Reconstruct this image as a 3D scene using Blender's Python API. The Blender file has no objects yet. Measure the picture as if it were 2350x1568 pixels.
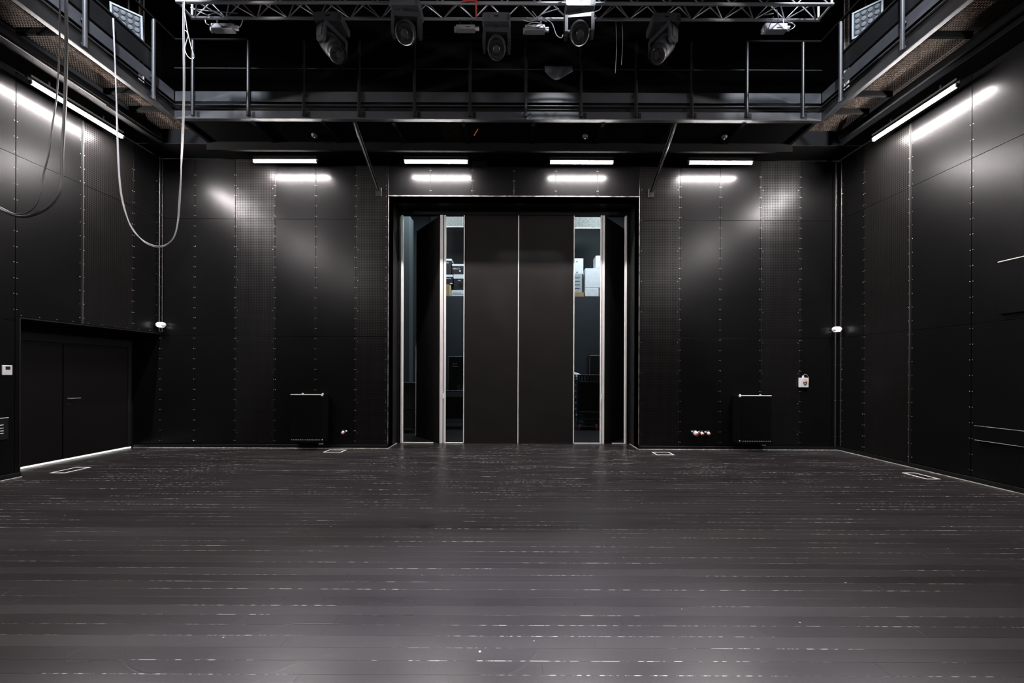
import bpy, math, random
from mathutils import Vector, Matrix

# ------------------------------------------------------------------ camera, world, exposure
S = bpy.context.scene
F, CX, CY, H0, ROLL = 850.0, 1181.0, 857.0, 1.6, 0.0036
cam_d = bpy.data.cameras.new('camera')
cam = bpy.data.objects.new('camera', cam_d)
S.collection.objects.link(cam)
cam_d.sensor_width = 36.0
cam_d.lens = F * 36.0 / 2350.0
cam_d.shift_x = -(CX - 1175.0) / 2350.0
cam_d.shift_y = (CY - 784.0) / 2350.0
cam_d.clip_start = 0.05
cam.matrix_world = Matrix.Translation((0, 0, H0)) @ Matrix.Rotation(math.pi / 2, 4, 'X') @ Matrix.Rotation(ROLL, 4, 'Z')
S.camera = cam
w = bpy.data.worlds.new('world')
S.world = w
w.use_nodes = True
w.node_tree.nodes['Background'].inputs[0].default_value = (0.9, 0.95, 1.0, 1)
w.node_tree.nodes['Background'].inputs[1].default_value = 0.0
S.view_settings.view_transform = 'Standard'
S.view_settings.look = 'None'
S.view_settings.gamma = 1.0
S.view_settings.use_curve_mapping = False
S.view_settings.exposure = 0.0

TUBE = 900.0          # radiance of the strip lamps
WORK = 1.0           # scale of the work lights above the rig
C = S.collection
random.seed(7)


def spot(name, loc, aim, power, size_deg, blend, col=(0.86, 0.91, 1.0), radius=0.12):
    d = bpy.data.lights.new(name, 'SPOT')
    d.energy = power * WORK
    d.color = col
    d.spot_size = math.radians(size_deg)
    d.spot_blend = blend
    d.shadow_soft_size = radius
    o = bpy.data.objects.new(name, d)
    C.objects.link(o)
    o.location = loc
    o.rotation_euler = (Vector(aim) - Vector(loc)).to_track_quat('-Z', 'Y').to_euler()
    return o


# work lights hung under the roof, above and in front of the rig
spot('work_light', (-4.7, 3.6, 9.0), (-5.8, 5.9, 6.7), 1800, 48, 0.3)
spot('work_light', (1.25, 3.0, 9.4), (0.80, 5.4, 6.98), 1000, 14, 0.3)
spot('work_light', (4.2, 3.6, 9.0), (5.1, 5.9, 6.7), 1600, 48, 0.3)
spot('work_light', (0.0, 1.0, 9.2), (0.0, 0.7, 0), 15500, 42, 1.0, radius=0.3)


# ------------------------------------------------------------------ materials
MAT = {}


def pmat(name, col, rough=0.5, metal=0.0, spec=0.5, emit=None, estr=0.0, var=0.0, vscale=6.0, rvar=0.0, bump=0.0, bscale=40.0, stretch=(1, 1, 1)):
    m = bpy.data.materials.new(name)
    m.use_nodes = True
    nt = m.node_tree
    b = nt.nodes['Principled BSDF']
    b.inputs['Base Color'].default_value = (*col, 1)
    b.inputs['Roughness'].default_value = rough
    b.inputs['Metallic'].default_value = metal
    b.inputs['Specular IOR Level'].default_value = spec
    if emit:
        b.inputs['Emission Color'].default_value = (*emit, 1)
        b.inputs['Emission Strength'].default_value = estr
    if var or rvar or bump:
        g = nt.nodes.new('ShaderNodeNewGeometry')
        mp = nt.nodes.new('ShaderNodeMapping')
        mp.inputs['Scale'].default_value = stretch
        nt.links.new(g.outputs['Position'], mp.inputs['Vector'])
        n = nt.nodes.new('ShaderNodeTexNoise')
        n.inputs['Scale'].default_value = vscale
        n.inputs['Detail'].default_value = 6
        nt.links.new(mp.outputs[0], n.inputs['Vector'])
        if var:
            mr = nt.nodes.new('ShaderNodeMapRange')
            mr.inputs[1].default_value, mr.inputs[2].default_value = 0.3, 0.7
            mr.inputs[3].default_value, mr.inputs[4].default_value = 1 - var, 1 + var
            nt.links.new(n.outputs['Fac'], mr.inputs[0])
            mx = nt.nodes.new('ShaderNodeVectorMath')
            mx.operation = 'SCALE'
            mx.inputs[0].default_value = col
            nt.links.new(mr.outputs[0], mx.inputs['Scale'])
            nt.links.new(mx.outputs[0], b.inputs['Base Color'])
        if rvar:
            mr = nt.nodes.new('ShaderNodeMapRange')
            mr.inputs[1].default_value, mr.inputs[2].default_value = 0.3, 0.7
            mr.inputs[3].default_value, mr.inputs[4].default_value = max(0.02, rough - rvar), min(1, rough + rvar)
            nt.links.new(n.outputs['Fac'], mr.inputs[0])
            nt.links.new(mr.outputs[0], b.inputs['Roughness'])
        if bump:
            n2 = nt.nodes.new('ShaderNodeTexNoise')
            n2.inputs['Scale'].default_value = bscale
            n2.inputs['Detail'].default_value = 4
            nt.links.new(mp.outputs[0], n2.inputs['Vector'])
            bp = nt.nodes.new('ShaderNodeBump')
            bp.inputs['Strength'].default_value = bump
            bp.inputs['Distance'].default_value = 0.004
            nt.links.new(n2.outputs['Fac'], bp.inputs['Height'])
            nt.links.new(bp.outputs[0], b.inputs['Normal'])
    MAT[name] = m
    return m


def mth(nt, op, a=None, b=None, clamp=False):
    n = nt.nodes.new('ShaderNodeMath')
    n.operation = op
    n.use_clamp = clamp
    for i, v in enumerate((a, b)):
        if v is None:
            continue
        if isinstance(v, (int, float)):
            n.inputs[i].default_value = v
        else:
            nt.links.new(v, n.inputs[i])
    return n.outputs[0]


pmat('panel', (0.0048, 0.0047, 0.005), 0.29, spec=0.14, var=0.12, vscale=2.0)
pmat('gloss_black', (0.0045, 0.0045, 0.005), 0.29, spec=0.14)
pmat('black_paint', (0.007, 0.007, 0.0075), 0.45, spec=0.3, var=0.2, vscale=4)
pmat('black_matt', (0.006, 0.006, 0.0065), 0.75, spec=0.2)
pmat('ceiling_black', (0.2, 0.2, 0.21), 0.9)
pmat('upper_wall', (0.02, 0.02, 0.021), 0.9, spec=0.1)
pmat('dull_black', (0.008, 0.008, 0.008), 1.0, spec=0.0)
pmat('slot_steel', (0.12, 0.115, 0.11), 0.45, metal=0.4)
pmat('recess_door', (0.006, 0.0053, 0.0053), 0.5, spec=0.14)
pmat('soffit', (0.004, 0.0038, 0.0036), 0.8, spec=0.1, var=0.3, vscale=8)
pmat('steel_black', (0.011, 0.0114, 0.0125), 0.38, spec=0.4, var=0.2, vscale=5)
pmat('plate_grey', (0.042, 0.044, 0.05), 0.42, spec=0.5, var=0.15, vscale=5)
pmat('galv', (0.085, 0.065, 0.052), 0.8, spec=0.0, var=0.25, vscale=20)
pmat('pipe_steel', (0.11, 0.106, 0.10), 0.35, metal=0.7)
pmat('alu', (0.62, 0.61, 0.60), 0.33, metal=0.85)
pmat('truss_alu', (0.42, 0.425, 0.45), 0.38, metal=0.5)
pmat('edge_white', (0.90, 0.88, 0.86), 0.4)
pmat('trim_pale', (0.55, 0.52, 0.49), 0.4, metal=0.3, var=0.5, vscale=18)
pmat('worn_strip', (0.26, 0.245, 0.235), 0.4, metal=0.3, var=0.85, vscale=9)
pmat('screw', (0.5, 0.48, 0.47), 0.4, metal=0.4)
pmat('door_black', (0.0135, 0.0117, 0.0115), 0.45, spec=0.22, var=0.12, vscale=2, bump=0.05, bscale=30)
pmat('tube_white', (0.9, 0.9, 0.9), 0.4, emit=(1.0, 0.94, 0.925), estr=TUBE)
pmat('lamp_body', (0.025, 0.025, 0.025), 0.6)
pmat('glow_white', (0.9, 0.9, 0.9), 0.4, emit=(1.0, 0.96, 0.93), estr=3.2)
pmat('bulk_lens', (0.6, 0.58, 0.56), 0.25, emit=(1.0, 0.92, 0.88), estr=0.16)
pmat('gap_light', (0.9, 0.9, 0.88), 0.4, emit=(1.0, 0.97, 0.92), estr=1.0)
pmat('white_plastic', (0.72, 0.71, 0.73), 0.4, emit=None)
pmat('white_box', (0.70, 0.74, 0.78), 0.6, var=0.06, vscale=9)
pmat('grey_box', (0.33, 0.37, 0.40), 0.6, var=0.12, vscale=14)
pmat('cardboard', (0.33, 0.22, 0.11), 0.8, var=0.12, vscale=14)
pmat('box_black', (0.012, 0.012, 0.013), 0.5)
pmat('screen', (0.02, 0.02, 0.018), 0.25)
pmat('red_plastic', (0.42, 0.02, 0.03), 0.35)
pmat('red_strap', (0.42, 0.05, 0.045), 0.7)
pmat('cable_grey', (0.36, 0.36, 0.385), 0.45)
pmat('cable_black', (0.035, 0.035, 0.037), 0.4)
pmat('head_shell', (0.036, 0.036, 0.041), 0.36, spec=0.5)
pmat('head_base', (0.075, 0.075, 0.083), 0.42)
pmat('lens_glass', (0.012, 0.012, 0.013), 0.06, spec=0.6)
pmat('lens_inner', (0.03, 0.03, 0.03), 0.2)
pmat('lens_rim', (0.012, 0.012, 0.013), 0.4)
pmat('cloth_black', (0.10, 0.104, 0.125), 0.8)
pmat('teal_wall', (0.014, 0.020, 0.0225), 0.8, var=0.1, vscale=2)
pmat('navy', (0.016, 0.022, 0.029), 0.75, var=0.15, vscale=3)
pmat('pillar', (0.055, 0.072, 0.078), 0.8)
pmat('blue_crate', (0.08, 0.15, 0.30), 0.5)
pmat('pale_blue', (0.45, 0.6, 0.75), 0.5)
pmat('mesh_metal', (0.42, 0.44, 0.42), 0.5, metal=0.2)
pmat('led_lens', (0.2, 0.23, 0.26), 0.15, metal=0.3)
pmat('lettering', (0.85, 0.9, 0.95), 0.6)
pmat('sticker_cream', (0.72, 0.6, 0.38), 0.5)
pmat('sticker_red', (0.25, 0.02, 0.015), 0.5)
pmat('sticker_dark', (0.06, 0.045, 0.045), 0.5)
pmat('chrome', (0.75, 0.76, 0.78), 0.18, metal=1.0)
pmat('wheel', (0.06, 0.03, 0.03), 0.5)


def perforated_material():
    m = pmat('perforated', (0.027, 0.025, 0.024), 0.3, spec=0.5)
    nt = m.node_tree
    b = nt.nodes['Principled BSDF']
    g = nt.nodes.new('ShaderNodeNewGeometry')
    sp = nt.nodes.new('ShaderNodeSeparateXYZ')
    nt.links.new(g.outputs['Position'], sp.inputs[0])
    u = mth(nt, 'ADD', sp.outputs[0], sp.outputs[1])
    P = 0.034

    def cell(v):
        f = mth(nt, 'FRACT', mth(nt, 'ADD', mth(nt, 'DIVIDE', v, P), 1000.0))
        return mth(nt, 'SUBTRACT', f, 0.5)
    a, c = cell(u), cell(sp.outputs[2])
    d = mth(nt, 'SQRT', mth(nt, 'ADD', mth(nt, 'MULTIPLY', a, a), mth(nt, 'MULTIPLY', c, c)))
    mr = nt.nodes.new('ShaderNodeMapRange')
    mr.inputs[1].default_value, mr.inputs[2].default_value = 0.24, 0.34
    nt.links.new(d, mr.inputs[0])          # 0 in a hole, 1 on the sheet
    mx = nt.nodes.new('ShaderNodeMix')
    mx.data_type = 'RGBA'
    mx.inputs['A'].default_value = (0.006, 0.006, 0.006, 1)
    mx.inputs['B'].default_value = (0.0075, 0.0068, 0.0066, 1)
    nt.links.new(mr.outputs[0], mx.inputs['Factor'])
    nt.links.new(mx.outputs['Result'], b.inputs['Base Color'])
    nt.links.new(mth(nt, 'MULTIPLY', mr.outputs[0], 0.24), b.inputs['Specular IOR Level'])
    n = nt.nodes.new('ShaderNodeTexNoise')
    n.inputs['Scale'].default_value = 2.5
    n.inputs['Detail'].default_value = 5
    nt.links.new(g.outputs['Position'], n.inputs['Vector'])
    r = nt.nodes.new('ShaderNodeMapRange')
    r.inputs[1].default_value, r.inputs[2].default_value = 0.3, 0.7
    r.inputs[3].default_value, r.inputs[4].default_value = 0.29, 0.37
    nt.links.new(n.outputs['Fac'], r.inputs[0])
    nt.links.new(r.outputs[0], b.inputs['Roughness'])


perforated_material()
PITCH, ROW0 = 0.097, 1.9625 - 0.097 * 60      # floor boards: width and a joint line


def floor_material():
    m = pmat('floor_board', (0.05, 0.046, 0.047), 0.4, spec=0.28)
    nt = m.node_tree
    b = nt.nodes['Principled BSDF']
    g = nt.nodes.new('ShaderNodeNewGeometry')
    sp = nt.nodes.new('ShaderNodeSeparateXYZ')
    nt.links.new(g.outputs['Position'], sp.inputs[0])
    q = mth(nt, 'DIVIDE', mth(nt, 'SUBTRACT', sp.outputs[1], ROW0), PITCH)
    row = mth(nt, 'ROUND', q)
    dist = mth(nt, 'MULTIPLY', mth(nt, 'ABSOLUTE', mth(nt, 'SUBTRACT', q, row)), PITCH)
    # worn pale chips along the joints, dashed and in long runs
    cmb = nt.nodes.new('ShaderNodeCombineXYZ')
    nt.links.new(mth(nt, 'MULTIPLY', sp.outputs[0], 0.75), cmb.inputs[0])
    nt.links.new(mth(nt, 'MULTIPLY', row, 3.17), cmb.inputs[1])
    n1 = nt.nodes.new('ShaderNodeTexNoise')
    n1.inputs['Scale'].default_value = 1.0
    n1.inputs['Detail'].default_value = 2
    nt.links.new(cmb.outputs[0], n1.inputs['Vector'])
    cmb2 = nt.nodes.new('ShaderNodeCombineXYZ')
    nt.links.new(mth(nt, 'MULTIPLY', sp.outputs[0], 22.0), cmb2.inputs[0])
    nt.links.new(mth(nt, 'MULTIPLY', row, 5.3), cmb2.inputs[1])
    n2 = nt.nodes.new('ShaderNodeTexNoise')
    n2.inputs['Scale'].default_value = 1.0
    n2.inputs['Detail'].default_value = 3
    nt.links.new(cmb2.outputs[0], n2.inputs['Vector'])
    longrun = mth(nt, 'MULTIPLY', mth(nt, 'SUBTRACT', n1.outputs['Fac'], 0.48), 9.0, True)
    dash = mth(nt, 'ADD', mth(nt, 'MULTIPLY', mth(nt, 'SUBTRACT', n2.outputs['Fac'], 0.47), 8.0, True), 0.18, True)
    far = nt.nodes.new('ShaderNodeMapRange')      # the boards towards the doors are worn harder
    far.inputs[1].default_value, far.inputs[2].default_value = 3.2, 6.0
    far.inputs[3].default_value, far.inputs[4].default_value = 0.0020, 0.0060
    nt.links.new(sp.outputs[1], far.inputs[0])
    wid = mth(nt, 'MULTIPLY', dash, far.outputs[0])
    line = mth(nt, 'MULTIPLY', mth(nt, 'LESS_THAN', dist, wid), mth(nt, 'MULTIPLY', longrun, dash))
    # paint flecks
    vo = nt.nodes.new('ShaderNodeTexVoronoi')
    vo.inputs['Scale'].default_value = 7.0
    nt.links.new(g.outputs['Position'], vo.inputs['Vector'])
    sc = nt.nodes.new('ShaderNodeSeparateColor')
    nt.links.new(vo.outputs['Color'], sc.inputs[0])
    fleck = mth(nt, 'MULTIPLY', mth(nt, 'LESS_THAN', vo.outputs['Distance'], mth(nt, 'MULTIPLY', sc.outputs[1], 0.06)), mth(nt, 'GREATER_THAN', sc.outputs[0], 0.62))
    mask = mth(nt, 'MAXIMUM', line, mth(nt, 'MULTIPLY', fleck, 0.7))
    # broad wear of the paint
    mp = nt.nodes.new('ShaderNodeMapping')
    mp.inputs['Scale'].default_value = (0.35, 2.2, 1)
    nt.links.new(g.outputs['Position'], mp.inputs['Vector'])
    n3 = nt.nodes.new('ShaderNodeTexNoise')
    n3.inputs['Scale'].default_value = 1.0
    n3.inputs['Detail'].default_value = 7
    nt.links.new(mp.outputs[0], n3.inputs['Vector'])
    ramp = nt.nodes.new('ShaderNodeMapRange')
    ramp.inputs[1].default_value, ramp.inputs[2].default_value = 0.3, 0.7
    ramp.inputs[3].default_value, ramp.inputs[4].default_value = 0.8, 1.2
    nt.links.new(n3.outputs['Fac'], ramp.inputs[0])
    base = nt.nodes.new('ShaderNodeVectorMath')
    base.operation = 'SCALE'
    base.inputs[0].default_value = (0.0188, 0.0160, 0.0176)
    nt.links.new(ramp.outputs[0], base.inputs['Scale'])
    mx = nt.nodes.new('ShaderNodeMix')
    mx.data_type = 'RGBA'
    nt.links.new(mask, mx.inputs['Factor'])
    nt.links.new(base.outputs[0], mx.inputs['A'])
    mx.inputs['B'].default_value = (0.38, 0.365, 0.35, 1)
    nt.links.new(mx.outputs['Result'], b.inputs['Base Color'])
    # roughness: changes from board row to board row
    wn = nt.nodes.new('ShaderNodeTexWhiteNoise')
    wn.noise_dimensions = '1D'
    nt.links.new(mth(nt, 'FLOOR', q), wn.inputs['W'])
    rr = mth(nt, 'ADD', mth(nt, 'MULTIPLY', wn.outputs['Value'], 0.10), mth(nt, 'ADD', mth(nt, 'MULTIPLY', n3.outputs['Fac'], 0.16), 0.21))
    nt.links.new(rr, b.inputs['Roughness'])
    # relief: brushed paint, long curved scores
    n4 = nt.nodes.new('ShaderNodeTexNoise')
    n4.inputs['Scale'].default_value = 0.55
    n4.inputs['Detail'].default_value = 1.0
    n4.inputs['Distortion'].default_value = 0.6
    nt.links.new(g.outputs['Position'], n4.inputs['Vector'])
    sc1 = mth(nt, 'ABSOLUTE', mth(nt, 'SUBTRACT', mth(nt, 'FRACT', mth(nt, 'MULTIPLY', n4.outputs['Fac'], 11.0)), 0.5))
    score = mth(nt, 'MULTIPLY', mth(nt, 'SUBTRACT', 0.03, sc1), 30.0, True)
    mp5 = nt.nodes.new('ShaderNodeMapping')
    mp5.inputs['Scale'].default_value = (14, 60, 1)
    nt.links.new(g.outputs['Position'], mp5.inputs['Vector'])
    n5 = nt.nodes.new('ShaderNodeTexNoise')
    n5.inputs['Scale'].default_value = 1.0
    n5.inputs['Detail'].default_value = 5
    nt.links.new(mp5.outputs[0], n5.inputs['Vector'])
    hgt = mth(nt, 'ADD', mth(nt, 'MULTIPLY', score, 0.5), mth(nt, 'MULTIPLY', n5.outputs['Fac'], 0.55))
    bp = nt.nodes.new('ShaderNodeBump')
    bp.inputs['Strength'].default_value = 0.22
    bp.inputs['Distance'].default_value = 0.003
    nt.links.new(hgt, bp.inputs['Height'])
    nt.links.new(bp.outputs[0], b.inputs['Normal'])


floor_material()


def strut_material():
    m = pmat('slotted', (0.25, 0.21, 0.20), 0.5, metal=0.3)
    nt = m.node_tree
    b = nt.nodes['Principled BSDF']
    g = nt.nodes.new('ShaderNodeNewGeometry')
    sp = nt.nodes.new('ShaderNodeSeparateXYZ')
    nt.links.new(g.outputs['Position'], sp.inputs[0])
    f = mth(nt, 'ABSOLUTE', mth(nt, 'SUBTRACT', mth(nt, 'FRACT', mth(nt, 'MULTIPLY', sp.outputs[2], 14.0)), 0.5))
    u = mth(nt, 'ABSOLUTE', mth(nt, 'SUBTRACT', mth(nt, 'FRACT', mth(nt, 'MULTIPLY', sp.outputs[0], 28.0)), 0.5))
    k = mth(nt, 'MULTIPLY', mth(nt, 'LESS_THAN', f, 0.2), mth(nt, 'LESS_THAN', u, 0.2))
    mx = nt.nodes.new('ShaderNodeMix')
    mx.data_type = 'RGBA'
    nt.links.new(k, mx.inputs['Factor'])
    mx.inputs['A'].default_value = (0.26, 0.22, 0.21, 1)
    mx.inputs['B'].default_value = (0.01, 0.01, 0.01, 1)
    nt.links.new(mx.outputs['Result'], b.inputs['Base Color'])


strut_material()

# ------------------------------------------------------------------ mesh helpers


def W(px, py, y):
    dx, dy = px - CX, py - CY
    return Vector(((dx + ROLL * dy) * y / F, y, H0 - (dy - ROLL * dx) * y / F))


class MB:
    def __init__(s):
        s.v, s.f = [], []

    def add(s, vs, fs, M=None):
        o = len(s.v)
        s.v += [tuple(M @ Vector(p)) if M is not None else tuple(p) for p in vs]
        s.f += [tuple(i + o for i in f) for f in fs]
        return s

    def box(s, x0, x1, y0, y1, z0, z1, M=None):
        x0, x1 = min(x0, x1), max(x0, x1)
        y0, y1 = min(y0, y1), max(y0, y1)
        z0, z1 = min(z0, z1), max(z0, z1)
        return s.add([(x0, y0, z0), (x1, y0, z0), (x1, y1, z0), (x0, y1, z0), (x0, y0, z1), (x1, y0, z1), (x1, y1, z1), (x0, y1, z1)],
                     [(0, 3, 2, 1), (4, 5, 6, 7), (0, 1, 5, 4), (1, 2, 6, 5), (2, 3, 7, 6), (3, 0, 4, 7)], M)

    def cbox(s, x0, x1, y0, y1, z0, z1, c=0.003, M=None):
        """box with chamfered edges"""
        x0, x1 = min(x0, x1), max(x0, x1)
        y0, y1 = min(y0, y1), max(y0, y1)
        z0, z1 = min(z0, z1), max(z0, z1)
        c = min(c, (x1 - x0) * .45, (y1 - y0) * .45, (z1 - z0) * .45)
        lo, hi = (x0, y0, z0), (x1, y1, z1)
        vs, idx = [], {}
        for sx in (0, 1):
            for sy in (0, 1):
                for sz in (0, 1):
                    sg = (sx, sy, sz)
                    for ax in range(3):
                        p = []
                        for k in range(3):
                            e = hi[k] if sg[k] else lo[k]
                            if k != ax:
                                e += -c if sg[k] else c
                            p.append(e)
                        idx[(sg, ax)] = len(vs)
                        vs.append(tuple(p))
        fs = []
        for ax in range(3):
            a, b = (ax + 1) % 3, (ax + 2) % 3
            for sd in (0, 1):
                q = []
                for (i, j) in ((0, 0), (1, 0), (1, 1), (0, 1)):
                    g = [0, 0, 0]
                    g[ax], g[a], g[b] = sd, i, j
                    q.append(idx[(tuple(g), ax)])
                fs.append(tuple(q if sd else q[::-1]))
            for i in (0, 1):
                for j in (0, 1):
                    g0, g1 = [0, 0, 0], [0, 0, 0]
                    g0[a] = g1[a] = i
                    g0[b] = g1[b] = j
                    g1[ax] = 1
                    q = [idx[(tuple(g0), a)], idx[(tuple(g1), a)], idx[(tuple(g1), b)], idx[(tuple(g0), b)]]
                    fs.append(tuple(q if (i ^ j) else q[::-1]))
        for sg in [(a, b, d) for a in (0, 1) for b in (0, 1) for d in (0, 1)]:
            q = [idx[(sg, 0)], idx[(sg, 1)], idx[(sg, 2)]]
            fs.append(tuple(q if (sum(sg) % 2) else q[::-1]))
        return s.add(vs, fs, M)

    def tube(s, pts, r, n=8, cap=True):
        pts = [Vector(p) for p in pts]
        rs = r if isinstance(r, (list, tuple)) else [r] * len(pts)
        vs, fs = [], []
        t0 = (pts[1] - pts[0]).normalized()
        ref = Vector((0, 0, 1)) if abs(t0.z) < 0.9 else Vector((1, 0, 0))
        u = t0.cross(ref).normalized()
        for i, p in enumerate(pts):
            t = (pts[min(i + 1, len(pts) - 1)] - pts[max(i - 1, 0)]).normalized()
            u = (u - t * u.dot(t)).normalized()
            v = t.cross(u)
            for k in range(n):
                a = 2 * math.pi * k / n
                vs.append(tuple(p + (u * math.cos(a) + v * math.sin(a)) * rs[i]))
        for i in range(len(pts) - 1):
            for k in range(n):
                fs.append((i * n + k, i * n + (k + 1) % n, (i + 1) * n + (k + 1) % n, (i + 1) * n + k))
        if cap:
            fs.append(tuple(range(n))[::-1])
            fs.append(tuple((len(pts) - 1) * n + k for k in range(n)))
        return s.add(vs, fs)

    def lathe(s, prof, n=24, M=None):
        """prof: (radius, z) pairs about the z axis"""
        vs, fs = [], []
        for (r, z) in prof:
            for k in range(n):
                a = 2 * math.pi * k / n
                vs.append((r * math.cos(a), r * math.sin(a), z))
        for i in range(len(prof) - 1):
            for k in range(n):
                fs.append((i * n + k, i * n + (k + 1) % n, (i + 1) * n + (k + 1) % n, (i + 1) * n + k))
        fs.append(tuple(range(n))[::-1])
        fs.append(tuple((len(prof) - 1) * n + k for k in range(n)))
        return s.add(vs, fs, M)

    def prism(s, poly, axis, a0, a1, M=None):
        """poly: 2D points in the other two axes"""
        n = len(poly)

        def pt(p, a):
            if axis == 'x':
                return (a, p[0], p[1])
            if axis == 'y':
                return (p[0], a, p[1])
            return (p[0], p[1], a)
        vs = [pt(p, a0) for p in poly] + [pt(p, a1) for p in poly]
        fs = [tuple(range(n))[::-1], tuple(range(n, 2 * n))] + [(i, (i + 1) % n, n + (i + 1) % n, n + i) for i in range(n)]
        return s.add(vs, fs, M)

    def build(s, name, mat, parent=None, smooth=False, at=None):
        """vertices are in world space; the object's origin goes to its parent's or to `at`"""
        off = Vector(at) if at is not None else (wloc(parent) if parent else Vector((0, 0, 0)))
        me = bpy.data.meshes.new(name)
        me.from_pydata([tuple(Vector(p) - off) for p in s.v], [], s.f)
        me.update()
        me.materials.append(MAT[mat])
        if smooth:
            me.polygons.foreach_set('use_smooth', [True] * len(me.polygons))
            me.set_sharp_from_angle(angle=math.radians(40))
        o = bpy.data.objects.new(name, me)
        C.objects.link(o)
        if parent:
            o.parent = parent
            o.location = off - wloc(parent)
        else:
            o.location = off
        return o


def wloc(o):
    v = Vector((0, 0, 0))
    while o is not None:
        v += Vector(o.location)
        o = o.parent
    return v


def tag(o, label, cat, group=None, kind=None):
    if label:
        o['label'] = label
    if cat:
        o['category'] = cat
    if group:
        o['group'] = group
    if kind:
        o['kind'] = kind
    return o


def thing(name, loc, label, cat, group=None, kind=None):
    o = bpy.data.objects.new(name, None)
    o.empty_display_size = 0.1
    C.objects.link(o)
    o.location = loc
    return tag(o, label, cat, group, kind)


def copy_tree(o, parent=None):
    c = o.copy()
    C.objects.link(c)
    c.parent = parent
    for ch in list(o.children):
        copy_tree(ch, c)
    return c


# ------------------------------------------------------------------ dimensions
YB = 7.816                      # back wall face
XL, XR = -7.476, 6.83           # side wall faces
XREC = -8.08                    # face of the recess in the left wall
YREC0, ZREC = 5.608, 2.40
ZS1, ZS2 = 2.363, 4.84          # horizontal panel joints
ZG = 6.10                       # underside of the galleries
DX0, DX1, DZ = -2.67, 2.62, 5.325   # big door opening
YD = 8.447                      # plane of the big doors
ZTOP = 10.0
YF = -3.2                       # wall behind the camera

# ------------------------------------------------------------------ room shell
floor = thing('floor', (0, 0, -0.03), 'black painted timber board floor with worn pale joints', 'floor', kind='structure')
MB().box(-8.6, 7.4, YF - .2, YD, -0.09, -0.021).build('subfloor', 'black_matt', floor)
fs = MB().box(-9.5, 8.5, YD, 15, -0.09, 0.0).build('floor_storage', 'black_paint')
tag(fs, 'dark floor of the store room behind the big doors', 'floor', kind='structure')

BT, BG = 0.02, 0.0003
BL = 1.85
plank = MB().cbox(0, BL - 2 * BG, BG, PITCH - BG, -BT, 0, 0.0006)


def board_mesh(L):
    me = bpy.data.meshes.new('board')
    b = MB().cbox(0, L - 2 * BG, BG, PITCH - BG, -BT, 0, 0.0006)
    me.from_pydata(b.v, [], b.f)
    me.materials.append(MAT['floor_board'])
    return me


full_me = board_mesh(BL)
rest = MB()
row, nb = 0, 0
y = ROW0
while y < YD - 0.02:
    xa = XREC if y > YREC0 else XL
    xb = XR
    if y + PITCH > YB:
        xa, xb = DX0, DX1
    single = 1.85 < y + PITCH and y < 4.55
    x = xa - random.random() * BL
    while x < xb:
        a, e = max(x, xa), min(x + BL, xb)
        if e - a > 0.02:
            vis = single and a < (y + .1) * 1169 / F + 0.4 and e > -(y + .1) * 1181 / F - 0.4
            if vis:
                me = full_me if e - a > BL - 1e-4 else board_mesh(e - a)
                o = bpy.data.objects.new('board', me)
                C.objects.link(o)
                o.parent = floor
                o.location = (a + BG, y, 0.03)
                nb += 1
            elif y > -1.2:
                rest.cbox(a + BG, e - BG, y + BG, min(y + PITCH, YD) - BG, -BT, 0, 0.0006)
        x += BL
    y += PITCH
    row += 1
r_ = rest.build('distant_boards', 'floor_board', floor)
r_['kind'] = 'stuff'
# plain boards behind the camera
MB().box(XL, XR, YF, ROW0 + PITCH * math.ceil((-1.2 - ROW0) / PITCH), -BT, 0).build('rear_floor', 'floor_board', floor)

PT = 0.018                      # wall panel thickness
wall_back = thing('wall_back', (0, YB, 0), 'black panelled back wall with perforated acoustic columns', 'wall', kind='structure')
m = MB()
yb0, yb1 = YB + PT + .002, YB + 0.3
m.box(XREC - .4, DX0, yb0, yb1, 0, ZTOP).box(DX1, XR + .3, yb0, yb1, 0, ZTOP).box(DX0, DX1, yb0, yb1, DZ, ZTOP)
m.build('backing', 'upper_wall', wall_back)
# reveals of the big opening
m = MB().box(DX0 - .02, DX0, YB + .02, YD + .1, 0, DZ + .02)
m.build('reveal', 'black_paint', wall_back)
MB().box(DX1, DX1 + .02, YB + .02, YD + .1, 0, DZ + .02).build('reveal', 'black_paint', wall_back)
MB().box(DX0, DX1, YB + .02, YD + .1, DZ, DZ + .02).build('reveal', 'black_paint', wall_back)
screws = MB()


def screw(x, y, z, nrm):
    """a small round screw head standing off a wall face; nrm = which way it faces"""
    r, h = 0.0065, 0.004
    if nrm == 'y':
        M = Matrix.Translation((x, y, z)) @ Matrix.Rotation(math.pi / 2, 4, 'X')
    elif nrm == '-x':
        M = Matrix.Translation((x, y, z)) @ Matrix.Rotation(-math.pi / 2, 4, 'Y')
    else:
        M = Matrix.Translation((x, y, z)) @ Matrix.Rotation(math.pi / 2, 4, 'Y')
    screws.lathe([(r, 0), (r * .8, h * .7), (r * .3, h)], 6, M)


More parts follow.
